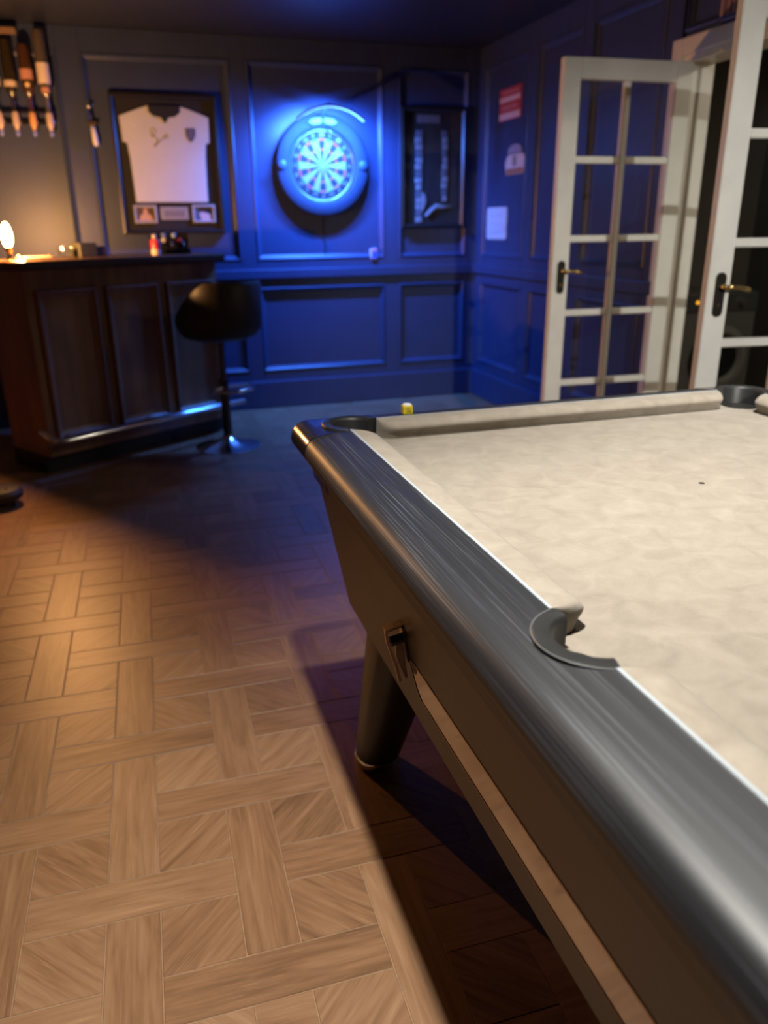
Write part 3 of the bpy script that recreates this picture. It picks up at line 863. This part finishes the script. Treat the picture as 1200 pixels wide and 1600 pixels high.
# arched blue dartboard lamp above the board
dl = thing('dartboard_lamp', 'arched blue light bar on a centre arm above the dartboard', 'lamp', (DX, wallf, DZ))
RA, YA, ZA = 0.345, -0.33, -0.015
arc = [(RA*math.cos(t), YA, ZA+RA*math.sin(t)) for t in [math.radians(50+80*k/24) for k in range(25)]]
rings = []
for (x, y, z) in arc:
    n_ = Vector((x, 0, z-ZA)).normalized()
    rings.append([(x+n_.x*q, y+r, z+n_.z*q) for q, r in ((0.0, -0.012), (0.010, -0.012), (0.014, 0.0), (0.010, 0.012), (0.0, 0.012))])
B().sweep(rings).obj('housing', mat('lamp_housing', (0.22, 0.24, 0.30), 0.3, metal=0.6), dl, smooth=40)
rings = []
for (x, y, z) in arc:
    n_ = Vector((x, 0, z-ZA)).normalized()
    rings.append([(x+n_.x*q, y+r, z+n_.z*q) for q, r in ((0.0, -0.009), (0.0, 0.009), (-0.003, 0.008), (-0.003, -0.008))])
B().sweep(rings).obj('light_strip', mat('blue_led_strip', (0.5, 0.7, 1), 0.5, emit=(0.12, 0.40, 1.0), estr=4.0), dl)
b = B(); b.tube([(0, YA, ZA+RA+0.006), (0, YA+0.06, ZA+RA+0.020), (0, -0.125, 0.335), (0, -0.104, 0.290)], 0.011, 10); b.obj('arm', mat('lamp_arm', (0.05, 0.08, 0.16), 0.4), dl, smooth=True)
for s_ in (-1, 1):
    b = B(); b.prism([(s_*0.010, 0.292), (s_*0.075, 0.282), (s_*0.100, 0.262), (s_*0.060, 0.250), (s_*0.010, 0.262)], lambda a, c: (a, -0.0925, c), lambda a, c: (a, -0.106, c)); b.obj('clamp_wing', MATS['lamp_arm'], dl)
for k, dg in enumerate((56, 74, 90, 106, 124)):
    t = math.radians(dg)
    ld = bpy.data.lights.new('blue_led', 'AREA'); ld.shape = 'RECTANGLE'; ld.size = 0.10; ld.size_y = 0.016
    ld.energy = DART_W; ld.color = DART_COL; ld.spread = math.radians(172)
    lo = bpy.data.objects.new('blue_led', ld); C.objects.link(lo); lo.parent = dl
    pos = Vector((RA*math.cos(t), YA, ZA+RA*math.sin(t))) - Vector((math.cos(t), 0, math.sin(t)))*0.006
    aim = Vector((-pos.x*0.6, 0.175, -0.36))
    lo.location = pos
    lo.rotation_euler = aim.to_track_quat('-Z', 'Y').to_euler()
cab = B(); cab.tube([(0.0, -0.0055, -0.335), (-0.006, -0.0055, -0.42), (0.012, -0.0055, -0.52), (0.006, -0.0055, -0.600)], 0.004, 6)
cab = tag(cab.obj('lamp_cable', BLACK, smooth=True), 'thin dark cable hanging down the panel below the dartboard', 'cable')
cab.location = (DX, wallf, DZ)

# little plug box low on the dart panel
pb = thing('plug_adapter', 'small bright blue plug adapter with red top at corner of dart panel', 'plug', (1.715, YW, 1.085))
B().box(-0.024, 0.024, -0.034, 0.0, -0.036, 0.036, 0.004, 2).obj('case', mat('white_plug_case', (0.55, 0.56, 0.62), 0.4), pb)
B().box(-0.018, 0.018, -0.0365, -0.034, -0.030, 0.016, 0.002).obj('blue_light', mat('blue_indicator', (0.02, 0.05, 0.5), 0.4, emit=(0.01, 0.05, 1.0), estr=0.7), pb)
B().box(-0.018, 0.018, -0.0365, -0.034, 0.021, 0.032, 0.001).obj('red_light', mat('red_indicator', (0.5, 0.04, 0.06), 0.4, emit=(1.0, 0.05, 0.10), estr=0.25), pb)

# ------------------------------------------------------------------ framed signed shirt
FRM = mat('black_frame_wood', (0.018, 0.015, 0.014), 0.35)
BACKB = mat('black_mount_board', (0.020, 0.017, 0.018), 0.8)
def picture_frame(root, x0, x1, z0, z1, wd=0.03, dep=0.05, y0=-0.002, m=None):
    prof = [(0, y0), (0, y0-dep), (wd*0.5, y0-dep-0.005), (wd, y0-dep*0.75), (wd, y0)]
    rings = []
    for cx_, cz_, sx, sz in ((x0, z0, 1, 1), (x1, z0, -1, 1), (x1, z1, -1, -1), (x0, z1, 1, -1)):
        rings.append([(cx_+sx*a, c, cz_+sz*a) for a, c in prof])
    return B().sweep(rings, closed=True).obj('frame', m or FRM, root)
jf = thing('framed_shirt', 'white football shirt with dark collar, signed, in a black wall frame', 'framed shirt', (0.318, YW, 1.655))
picture_frame(jf, -0.335, 0.335, -0.415, 0.43, 0.03, 0.036)
B().box(-0.31, 0.31, -0.012, -0.002, -0.39, 0.405).obj('backing', BACKB, jf)
SHIRT = mat('white_shirt_cloth', (0.66, 0.65, 0.65), 0.85, var=0.03, scale=9, bump=0.15, bscale=90)
half = [(0.105, 0.358), (0.150, 0.345), (0.282, 0.298), (0.276, 0.150), (0.250, 0.142), (0.242, 0.06), (0.236, -0.10), (0.234, -0.215)]
poly = half + [(-x, z) for x, z in reversed(half)]
b = B(); n_ = len(poly)
b.prism(poly, lambda a, c: (a, -0.012, c), lambda a, c: (a*0.985, -0.027, c))
shirt = b.obj('shirt', SHIRT, jf)
DCOL = mat('dark_collar_cloth', (0.022, 0.020, 0.026), 0.85)
b = B(); b.wallprism([(-0.100, 0.360), (0.100, 0.360), (0.098, 0.325), (0.070, 0.300), (0.022, 0.292), (0.004, 0.262), (-0.006, 0.262), (-0.022, 0.292), (-0.070, 0.300), (-0.098, 0.325)], -0.023, -0.033); b.obj('collar', DCOL, shirt)
b = B(); b.wallprism([(0.125, 0.235), (0.145, 0.230), (0.165, 0.235), (0.186, 0.230), (0.184, 0.190), (0.172, 0.165), (0.155, 0.150), (0.138, 0.165), (0.127, 0.190)], -0.024, -0.031)
crest = b.obj('crest', mat('navy_crest', (0.05, 0.045, 0.085), 0.7), shirt)
for k in range(3):
    B().box(0.135, 0.176, -0.0318, -0.031, 0.212-k*0.019, 0.220-k*0.019).obj('crest_stripe', mat('grey_crest_thread', (0.30, 0.28, 0.34), 0.7), crest)
b = B(); b.tube([(x, -0.0285, z) for x, z in ((-0.085, 0.175), (-0.098, 0.215), (-0.080, 0.235), (-0.060, 0.215), (-0.078, 0.190), (-0.050, 0.165), (-0.086, 0.118), (-0.070, 0.132), (-0.030, 0.165), (-0.012, 0.178), (0.004, 0.205), (0.000, 0.170), (0.020, 0.185))], 0.0022, 6)
b.obj('signature', mat('grey_ink', (0.16, 0.13, 0.16), 0.6), shirt, smooth=True)
for x0, x1, z0, z1 in ((-0.255, -0.108, -0.345, -0.232), (0.123, 0.275, -0.345, -0.232)):
    fr_ = picture_frame(jf, x0, x1, z0, z1, 0.016, 0.012, -0.012, mat('grey_mount_card', (0.45, 0.42, 0.40), 0.6))
    fr_.name = 'photo_mount'
    cx_ = (x0+x1)/2
    lefty = cx_ < 0
    p0 = B().box(x0+0.014, x1-0.014, -0.016, -0.013, z0+0.014, z1-0.014).obj('photo', mat('photo_dark', (0.10, 0.06, 0.05), 0.5) if lefty else mat('photo_blue', (0.10, 0.13, 0.24), 0.5), fr_)
    if lefty:
        b = B(); b.wallprism([(cx_-0.045, z0+0.016), (cx_+0.048, z0+0.016), (cx_+0.034, z0+0.050), (cx_+0.014, z0+0.062), (cx_+0.013, z0+0.088), (cx_, z0+0.097), (cx_-0.013, z0+0.088), (cx_-0.014, z0+0.062), (cx_-0.034, z0+0.050)], -0.016, -0.017)
        b.obj('figure_print', mat('photo_warm_print', (0.62, 0.36, 0.26), 0.5), p0)
    else:
        b = B(); b.wallprism([(cx_-0.016, z0+0.016), (cx_+0.046, z0+0.016), (cx_+0.040, z0+0.052), (cx_+0.010, z0+0.066), (cx_-0.022, z0+0.070), (cx_-0.028, z0+0.050)], -0.016, -0.017)
        b.obj('figure_print', mat('photo_pale_print', (0.58, 0.50, 0.56), 0.5), p0)
        b = B(); b.wallprism([(cx_-0.040, z0+0.074), (cx_+0.050, z0+0.060), (cx_+0.050, z1-0.016), (cx_-0.030, z1-0.016)], -0.016, -0.0165)
        b.obj('dark_print', BACKB, p0)
pl_ = B().box(-0.085, 0.098, -0.018, -0.012, -0.326, -0.244, 0.003).obj('name_plaque', mat('pale_steel_plaque', (0.48, 0.44, 0.44), 0.4, metal=0.4), jf)
B().box(-0.062, 0.074, -0.0186, -0.0178, -0.306, -0.266).obj('engraving', mat('grey_engraving', (0.24, 0.20, 0.20), 0.6), pl_)
B().box(-0.31, 0.31, -0.0365, -0.0350, -0.39, 0.405).obj('glass', PICGLASS, jf)

# dark frame to the right of the dartboard: two pale scarf-like strips
sf = thing('framed_display', 'dark wall frame with two pale hanging strips, between dartboard and corner', 'framed display', (2.17, YW, 1.64))
picture_frame(sf, -0.245, 0.245, -0.38, 0.42, 0.028, 0.045)
B().box(-0.22, 0.22, -0.012, -0.002, -0.355, 0.395).obj('backing', BACKB, sf)
STR = mat('pale_blue_white_cloth', (0.27, 0.28, 0.32), 0.85, var=0.25, scale=60, bump=0.3, bscale=150)
STD = mat('pale_blue_dark_cloth', (0.13, 0.14, 0.18), 0.85, var=0.25, scale=60, bump=0.3, bscale=150)
def strip_stack(x, z1, z0, wd, n):
    h = (z1-z0)/n
    for k in range(n):
        z = z1-(k+1)*h; dx = random.uniform(-0.004, 0.004); ww = wd*random.uniform(0.85, 1.1)
        B().box(x-ww/2+dx, x+ww/2+dx, -0.022, -0.012, z+0.003, z+h-0.002, 0.003).obj('strip_block', STR if k % 3 else STD, sf)
strip_stack(-0.105, 0.275, -0.345, 0.048, 14)
strip_stack(0.095, 0.275, -0.20, 0.040, 11)
b = B(); b.wallprism([(-0.085, -0.130), (-0.060, -0.150), (-0.048, -0.195), (-0.070, -0.255), (-0.085, -0.27)], -0.012, -0.024); b.obj('bulge', STR, sf)
b = B(); b.tube([(-0.050, -0.018, -0.300), (-0.010, -0.018, -0.262), (0.030, -0.018, -0.232), (0.080, -0.018, -0.238), (0.150, -0.018, -0.232)], [0.014, 0.016, 0.018, 0.012, 0.010], 8); b.obj('foot_strip', STR, sf, smooth=True)
B().box(-0.115, 0.055, -0.020, -0.012, 0.320, 0.372, 0.002).obj('title_card', mat('grey_card', (0.16, 0.15, 0.17), 0.7), sf)
B().box(-0.22, 0.22, -0.036, -0.034, -0.355, 0.395).obj('glass', PICGLASS, sf)

# ------------------------------------------------------------------ signs on the right wall
def on_right(name, label, cat, y, z): return thing(name, label, cat, (XW, y, z), -PI/2)
MAR = mat('maroon_sign_enamel', (0.42, 0.05, 0.06), 0.45, var=0.08, scale=20)
sg = on_right('metal_sign', 'red tin sign with pale bands, topmost on the blue right wall', 'sign', 5.29, 2.035)
B().box(-0.165, 0.165, -0.006, 0.0, -0.098, 0.098, 0.003).obj('plate', MAR, sg)
PINKB = mat('pale_sign_band', (0.66, 0.48, 0.52), 0.5)
for z0, z1, x0, x1 in ((0.014, 0.044, -0.15, 0.15), (-0.092, -0.052, -0.155, 0.155)):
    B().box(x0, x1, -0.008, -0.006, z0, z1).obj('printed_band', PINKB, sg)
for z0, z1, x0, x1 in ((0.058, 0.082, -0.12, 0.13), (-0.036, -0.004, -0.13, 0.12)):
    B().box(x0, x1, -0.008, -0.006, z0, z1).obj('printed_band', mat('dull_rose_band', (0.50, 0.16, 0.18), 0.5), sg)
ov = on_right('round_top_sign', 'small cream and brown round-topped sign below the red one', 'sign', 5.17, 1.685)
def arch_poly(w_, z0, z1, n=12):
    p = [(-w_, z0), (w_, z0)]
    for k in range(n+1):
        t = PI*k/n; p.append((w_*math.cos(t), z1+0.05*math.sin(t)))
    return p
CREAM = mat('cream_sign', (0.62, 0.52, 0.46), 0.5, var=0.08, scale=30)
b = B(); b.wallprism([(-0.135, -0.06), (-0.125, -0.092), (0.125, -0.092), (0.140, -0.05), (0.145, 0.0), (0.125, 0.028), (0.095, 0.034), (-0.085, 0.034), (-0.125, 0.018), (-0.145, -0.02)], 0, -0.012); b.obj('panel', CREAM, ov)
b = B(); b.wallprism([(-0.105, 0.040)] + [(0.108*math.cos(PI-PI*k/12), 0.045+0.050*math.sin(PI*k/12)) for k in range(13)] + [(0.105, 0.040)], 0, -0.014); b.obj('arched_top', mat('grey_violet_sign', (0.32, 0.28, 0.34), 0.5), ov)
B().box(-0.122, 0.122, -0.0135, -0.0115, -0.090, -0.052).obj('brown_band', mat('brown_sign_band', (0.36, 0.15, 0.08), 0.5), ov)
b = B()
for k in range(3): b.box(-0.030+k*0.022, -0.016+k*0.022, -0.0135, -0.0115, -0.040, 0.022)
b.obj('dark_figure', mat('olive_brown_print', (0.22, 0.17, 0.14), 0.6), ov)
wp = on_right('white_notice', 'white rounded notice plate with three faint lines of print, lowest on the blue right wall', 'sign', 5.435, 1.285)
def rrect(x0, x1, z0, z1, r, n=4):
    p = []
    for cx_, cz_, a_ in ((x1-r, z0+r, -PI/2), (x1-r, z1-r, 0), (x0+r, z1-r, PI/2), (x0+r, z0+r, PI)):
        for k in range(n+1): p.append((cx_+r*math.cos(a_+PI/2*k/n), cz_+r*math.sin(a_+PI/2*k/n)))
    return p
B().wallprism(rrect(-0.162, 0.162, -0.108, 0.108, 0.022), 0, -0.006).obj('plate', mat('white_enamel', (0.55, 0.56, 0.58), 0.4), wp)
GP = mat('faint_grey_print', (0.50, 0.51, 0.55), 0.6)
for z, ks in ((0.052, ((-0.095, -0.04), (-0.028, 0.018), (0.03, 0.10))), (-0.006, ((-0.085, -0.01), (0.004, 0.085))), (-0.062, ((-0.10, -0.055), (-0.04, 0.02), (0.035, 0.075)))):
    for x0, x1 in ks: B().box(x0, x1, -0.0072, -0.0058, z-0.010, z+0.010).obj('print_mark', GP, wp)
up = on_right('picture_above_door', 'small framed pinkish picture on the wall above the french doors', 'picture', 3.17, 2.165)
B().box(-0.075, 0.075, -0.022, 0.0, -0.085, 0.085, 0.003).obj('frame', mat('dusty_pink_frame', (0.42, 0.30, 0.29), 0.6), up)
for x0, x1 in ((-0.055, -0.030), (-0.015, 0.005), (0.025, 0.055)):
    B().box(x0, x1, -0.024, -0.021, -0.065, 0.060).obj('printed_stripe', mat('maroon_print', (0.20, 0.10, 0.10), 0.6), up)

# ------------------------------------------------------------------ bar counter, turned 34 degrees
BA = math.radians(34); BU = Vector((math.cos(BA), math.sin(BA))); BN = Vector((math.sin(BA), -math.cos(BA)))
BL, BD, BH = 1.25, 0.42, 1.130
bar_ = thing('bar_counter', 'dark brown wooden bar counter standing across the corner', 'bar', (-0.53, 4.46, 0), BA)
B().box(0, BL, 0.06, BD, 0, 0.10).obj('plinth', BLACK, bar_)
B().box(0, BL, 0.0, BD, 0.10, BH-0.045, 0.004).obj('carcass', BARWOOD, bar_)
for k in range(3):
    x0 = 0.02+k*(BL-0.04)/3
    panel_frame(B(), x0+0.03, x0+(BL-0.04)/3-0.03, 0.20, BH-0.15, 0.04, 0.02).obj('front_panel_moulding', BARWOOD, bar_)
B().box(-0.005, BL+0.04, -0.055, BD+0.03, BH-0.045, BH, 0.010, 2).obj('worktop', mat('bar_top_wood', (0.060, 0.030, 0.014), 0.3, var=0.2, scale=10), bar_)
fr_ = B(); fr_.tube([(-0.04, -0.02, 0.26), (-0.04, -0.09, 0.235), (-0.01, -0.115, 0.215), (0.05, -0.12, 0.21), (BL+0.05, -0.12, 0.21)], 0.016, 12)
fr_.obj('foot_rail', CHROME, bar_, smooth=40)
for x in (0.10, 0.62, 1.15):
    b = B(); b.tube([(x, 0.0, 0.21), (x, -0.12, 0.21)], 0.010, 8); b.obj('rail_bracket', CHROME, bar_, smooth=True)
def bar_pt(u, v, z=BH):
    p = Vector((-0.53, 4.46)) + BU*u - BN*v
    return (p.x, p.y, z)
# lamp on the left end of the bar
LPu, LPv = 0.030, 0.145
lp = thing('bar_lamp', 'glowing warm bulb on a small lamp base at left end of the bar', 'lamp', bar_pt(LPu, LPv), BA)
b = B(); b.lathe([(0.022, 0.0), (0.022, 0.006), (0.014, 0.012), (0.010, 0.030), (0.014, 0.045), (0.018, 0.055), (0.018, 0.066), (0.0, 0.066)], 24); b.obj('lamp_base', BRASS, lp, smooth=40)
b = B(); b.lathe([(0.0, 0.064), (0.014, 0.066), (0.023, 0.085), (0.027, 0.110), (0.025, 0.138), (0.017, 0.168), (0.007, 0.184), (0.0, 0.187)], 24)
gb = bpy.data.materials.new('glowing_clear_bulb'); gb.use_nodes = True
gN = gb.node_tree.nodes; gN.remove(gN['Principled BSDF'])
gt = gN.new('ShaderNodeBsdfTransparent'); ge = gN.new('ShaderNodeEmission'); ga = gN.new('ShaderNodeAddShader')
ge.inputs[0].default_value = (1.0, 0.62, 0.26, 1); ge.inputs[1].default_value = 14.0
gb.node_tree.links.new(gt.outputs[0], ga.inputs[0]); gb.node_tree.links.new(ge.outputs[0], ga.inputs[1])
gb.node_tree.links.new(ga.outputs[0], gN['Material Output'].inputs['Surface'])
b.obj('bulb', gb, lp, smooth=True)
ld = bpy.data.lights.new('bulb_light', 'POINT'); ld.energy = BULB_W; ld.color = BULB_COL; ld.shadow_soft_size = 0.02
lo = bpy.data.objects.new('bulb_light', ld); C.objects.link(lo); lo.parent = lp; lo.location = (0, 0, 0.110)
tray_ = thing('slate_tray', 'flat pale wooden tray beside the glowing lamp on the bar', 'tray', bar_pt(0.16, 0.16), BA)
B().box(-0.07, 0.085, -0.05, 0.05, 0, 0.014, 0.004).obj('board', mat('pale_tray_wood', (0.42, 0.28, 0.17), 0.5, var=0.15, scale=20), tray_)
for s_ in (-1, 1):
    b = B(); b.tube([(s_*0.0+ (0.085 if s_ > 0 else -0.07), -0.02, 0.010), ((0.10 if s_ > 0 else -0.085), -0.012, 0.018), ((0.10 if s_ > 0 else -0.085), 0.012, 0.018), ((0.085 if s_ > 0 else -0.07), 0.02, 0.010)], 0.004, 6); b.obj('handle', BRASS, tray_, smooth=True)
# glasses, boxes, dispenser and can on the bar
GL = glass('tumbler_glass', (0.93, 0.93, 0.92), 2.0, 0.03)
for k, (u, v) in enumerate(((0.36, 0.22), (0.42, 0.235))):
    t = thing('shot_glass', ('small clear shot glass on the bar, nearer the glowing lamp', 'small clear shot glass on the bar, nearer the dark caddy')[k], 'glass', bar_pt(u, v), 0, 'shot glasses on the bar')
    b = B(); b.lathe([(0.0, 0.001), (0.018, 0.001), (0.023, 0.060), (0.0215, 0.060), (0.0165, 0.012), (0.0, 0.012)], 20); b.obj('tumbler', GL, t, smooth=40)
cd = thing('bar_caddy', 'dark stepped bar caddy behind the shot glasses', 'caddy', bar_pt(0.52, 0.25), BA)
B().box(-0.06, 0.05, -0.05, 0.05, 0, 0.075, 0.004).obj('tall_box', mat('dark_green_box', (0.035, 0.032, 0.018), 0.6), cd)
B().box(0.05, 0.115, -0.045, 0.045, 0, 0.055, 0.004).obj('low_box', mat('dark_brown_box', (0.05, 0.028, 0.018), 0.6), cd)
dp = thing('drinks_dispenser', 'black bar-top drinks dispenser with small coloured badges beside the stool', 'dispenser', bar_pt(1.04, 0.20), math.radians(8))
b = B(); b.box(-0.10, 0.14, -0.07, 0.07, 0, 0.030, 0.005); b.obj('drip_tray', BLACKPL, dp)
b = B(); b.prism([(-0.085, 0.03), (0.13, 0.03), (0.135, 0.108), (0.10, 0.122), (-0.07, 0.122), (-0.095, 0.098)], lambda a, c: (a, 0.06, c), lambda a, c: (a, -0.035, c)); b.obj('cabinet', mat('dispenser_black', (0.012, 0.010, 0.010), 0.4), dp)
for k, (x, z, col) in enumerate(((-0.070, 0.100, (0.62, 0.55, 0.50)), (-0.012, 0.107, (0.12, 0.18, 0.50)), (-0.014, 0.080, (0.50, 0.48, 0.42)), (0.048, 0.106, (0.28, 0.42, 0.66)), (0.082, 0.074, (0.60, 0.05, 0.05)))):
    b = B(); b.lathe([(0.0145, -0.035), (0.0145, -0.041), (0.010, -0.045), (0.0, -0.046)], 16, (x, 0, z), 'y')
    b.obj('badge', mat('badge_%d' % k, col, 0.4), dp, smooth=40)
for x in (-0.045, 0.03, 0.10):
    b = B(); b.tube([(x, -0.035, 0.062), (x, -0.060, 0.062), (x, -0.066, 0.046)], 0.006, 8); b.obj('spout', CHROME, dp, smooth=True)
cn = thing('drinks_can', 'small red and white drinks can in front of the black dispenser', 'can', bar_pt(0.905, 0.115), 0.3)
b = B(); b.lathe([(0.0, 0.0), (0.024, 0.0), (0.028, 0.006), (0.028, 0.030)], 24); b.obj('white_base', mat('can_white', (0.75, 0.60, 0.52), 0.35), cn, smooth=40)
b = B(); b.lathe([(0.028, 0.030), (0.028, 0.078), (0.023, 0.086), (0.0, 0.086)], 24); b.obj('red_sleeve', mat('can_red', (0.65, 0.05, 0.07), 0.35), cn, smooth=40)

# back counter ledge behind the bar
bc = thing('back_shelf', 'pale-edged back shelf running along the panelled wall behind the bar', 'shelf', (0.0, YW-0.045, 1.06))
B().box(-0.75, 0.42, -0.16, 0.0, -0.012, 0.012, 0.004).obj('board', mat('shelf_top', (0.20, 0.16, 0.13), 0.35, var=0.1, scale=15), bc)
for x in (-0.60, 0.30):
    B().prism([(0.0, -0.012), (-0.12, -0.012), (0.0, -0.13)], lambda a, c, x=x: (x-0.01, a, c), lambda a, c, x=x: (x+0.01, a, c)).obj('bracket', BLACK, bc)

# ------------------------------------------------------------------ bar stool
LEA = mat('black_leatherette', (0.020, 0.015, 0.013), 0.5, bump=0.2, bscale=180)
st_ = thing('bar_stool', 'black bucket-seat bar stool on a round chrome base before the bar', 'bar stool', (0.461, 4.765, 0), math.radians(34))
b = B(); b.lathe([(0.0, 0.0), (0.200, 0.0), (0.200, 0.006), (0.15, 0.018), (0.07, 0.034), (0.032, 0.060), (0.030, 0.075), (0.0, 0.075)], 40); b.obj('base', CHROME, st_, smooth=30)
b = B(); b.cyl((0, 0, 0.06), (0, 0, 0.42), 0.028, n=20); b.cyl((0, 0, 0.42), (0, 0, 0.66), 0.020, n=20); b.obj('column', mat('black_chrome', (0.08, 0.08, 0.085), 0.2, metal=0.9), st_, smooth=40)
b = B(); b.tube([(0.14*math.cos(t), -0.05+0.14*math.sin(t), 0.37) for t in [PI*(1.0)+PI*k/16 for k in range(17)]], 0.011, 10)
b.tube([(-0.14, -0.05, 0.37), (0, 0.0, 0.37), (0.14, -0.05, 0.37)], 0.010, 8); b.obj('foot_ring', CHROME, st_, smooth=True)
b = B(); b.lathe([(0.0, 0.655), (0.15, 0.655), (0.215, 0.68), (0.232, 0.715), (0.225, 0.745), (0.19, 0.758), (0.0, 0.750)], 36); b.obj('seat', LEA, st_, smooth=40)
rings = []
for k in range(21):
    t = math.radians(-205+230*k/20) - PI/2*0
    e = math.sin(PI*k/20); top = 0.80+0.19*min(1, e*1.4)
    c_, s_ = math.cos(t), math.sin(t)
    rings.append([(0.232*c_, 0.232*s_, 0.70), (0.252*c_, 0.252*s_, 0.74), (0.258*c_, 0.258*s_, top-0.02), (0.245*c_, 0.245*s_, top), (0.228*c_, 0.228*s_, top-0.015), (0.215*c_, 0.215*s_, 0.74)])
B().sweep(rings).obj('backrest', LEA, st_, smooth=50)

# low black object at the left edge of the floor
fo = thing('black_footrest', 'low black rounded footrest on short feet at the left edge of the floor', 'footrest', (-0.74, 4.02, 0), 0.2)
b = B(); b.lathe([(0.0, 0.030), (0.085, 0.030), (0.105, 0.042), (0.108, 0.068), (0.095, 0.086), (0.05, 0.094), (0.0, 0.096)], 32); b.obj('cushion_top', LEA, fo, smooth=40)
for k in range(4):
    t = PI/4+k*PI/2
    b = B(); b.cyl((0.075*math.cos(t), 0.075*math.sin(t), 0), (0.07*math.cos(t), 0.07*math.sin(t), 0.034), 0.010, 0.012, 10); b.obj('foot', BLACK, fo)
b = B(); b.cyl((0.03, -0.05, 0.090), (0.03, -0.05, 0.097), 0.007, n=12); b.obj('stud', CHROME, fo)

# ------------------------------------------------------------------ bottle optics rack on the wall, top left
ox = thing('optic_rack', 'chrome wall rail holding upside-down spirit bottles above the bar', 'rack', (-0.49, YW-0.022, 1.90))
B().box(-0.42, 0.14, -0.012, 0.0, -0.012, 0.012, 0.002).obj('rail', CHROME, ox)
B().box(-0.42, 0.14, -0.012, 0.0, 0.050, 0.070, 0.002).obj('rail', CHROME, ox)
cpy = thing('wall_canopy', 'narrow brown wall shelf just under the ceiling above the bottles', 'shelf', (-0.49, YW-0.022, 2.375))
B().box(-0.44, 0.0, -0.10, 0.0, 0.0, 0.012, 0.002).obj('board', mat('brown_shelf', (0.16, 0.10, 0.06), 0.4), cpy)
B().box(-0.44, 0.0, -0.104, -0.098, -0.020, 0.016, 0.001).obj('lip', mat('brown_shelf_lip', (0.26, 0.17, 0.11), 0.4), cpy)
BOT = [(-0.655, 'green', (0.035, 0.05, 0.015), (0.62, 0.50, 0.40), 'dark green upside-down bottle at the left edge of the optics rack', 0.25),
       (-0.565, 'dark', (0.03, 0.022, 0.012), (0.70, 0.58, 0.46), 'dark upside-down bottle with pale band, second on the optics rack', 0.26),
       (-0.468, 'brown', (0.07, 0.03, 0.014), (0.62, 0.30, 0.22), 'amber upside-down bottle with reddish label and oval seal on the optics rack', 0.24),
       (-0.372, 'clear', (0.10, 0.08, 0.07), (0.80, 0.68, 0.62), 'upside-down bottle with large white label at the right end of the optics rack', 0.32)]
for i, (x, nm, col, lab, lbl, hh) in enumerate(BOT):
    t = thing('spirit_bottle', lbl, 'bottle', (x, YW-0.085, 1.955), 0.0, 'bottles in the optics rack')
    gm = mat('bottle_glass_'+nm, col, 0.12, spec=0.7)
    b = B(); b.lathe([(0.0, 0.0), (0.013, 0.0), (0.013, 0.07), (0.018, 0.085), (0.034, 0.115), (0.036, 0.13), (0.036, 0.115+hh-0.02), (0.030, 0.115+hh), (0.0, 0.112+hh)], 24); b.obj('bottle_body', gm, t, smooth=40)
    z0, z1 = {'green': (0.13, 0.18), 'dark': (0.128, 0.160), 'brown': (0.17, 0.225), 'clear': (0.150, 0.262)}[nm]
    b = B(); b.lathe([(0.0362, z0), (0.0368, z0), (0.0368, z1), (0.0362, z1)], 24); b.obj('label_band', mat('bottle_label_'+nm, lab, 0.6), t, smooth=40)
    if nm == 'brown':
        b = B(); b.lathe([(0.014, -0.0365), (0.014, -0.039), (0.0, -0.040)], 16, (0, 0, 0.140), 'y'); b.obj('oval_seal', mat('gold_seal', (0.85, 0.66, 0.36), 0.4), t)
    if nm == 'clear':
        B().box(-0.020, 0.020, -0.0375, -0.0355, 0.10, 0.13).obj('lower_label', mat('rose_label', (0.55, 0.26, 0.20), 0.6), t)
    op = B(); op.lathe([(0.0, -0.105), (0.011, -0.105), (0.013, -0.09), (0.021, -0.075), (0.021, -0.02), (0.016, -0.006), (0.0, 0.0)], 20)
    om = op.obj('optic_measure', mat('optic_clear_'+nm, (0.62, 0.48, 0.42) if nm != 'brown' else (0.75, 0.40, 0.16), 0.2), t, smooth=40)
    b = B(); b.lathe([(0.0, -0.140), (0.006, -0.140), (0.011, -0.128), (0.011, -0.112), (0.006, -0.104), (0.0, -0.104)], 14); b.obj('spout_tip', mat('blue_spout', (0.25, 0.30, 0.75), 0.4), om, smooth=True)
    B().box(-0.012, 0.012, 0.012, 0.0505, -0.05, -0.02).obj('clip', CHROME, om)

# wall bottle opener
wo = thing('bottle_opener', 'wall bottle opener with white handle between optics and framed shirt', 'bottle opener', (-0.128, YW-0.021, 1.90))
b = B(); b.lathe([(0.010, -0.012), (0.018, -0.012), (0.020, -0.006), (0.010, 0.0), (0.010, -0.012)], 16, (-0.006, 0, 0.108), 'y'); b.obj('ring', CHROME, wo, smooth=True)
b = B(); b.prism([(-0.036, 0.010), (0.036, 0.014), (0.028, -0.006), (0.010, -0.014), (-0.010, -0.014), (-0.026, -0.006)], lambda a, c: (a, 0.0, c), lambda a, c: (a*0.8, -0.022, c)); b.obj('jaw', BRASS, wo)
b = B(); b.tube([(-0.003, -0.012, 0.095), (0.0, -0.012, 0.01)], 0.006, 8); b.obj('shank', PLATE, wo, smooth=True)
b = B(); b.tube([(0, -0.014, -0.012), (0.003, -0.016, -0.05), (0.006, -0.016, -0.10), (0.007, -0.014, -0.128)], [0.013, 0.016, 0.018, 0.014], 12); b.obj('handle', mat('white_handle', (0.78, 0.74, 0.74), 0.4), wo, smooth=True)
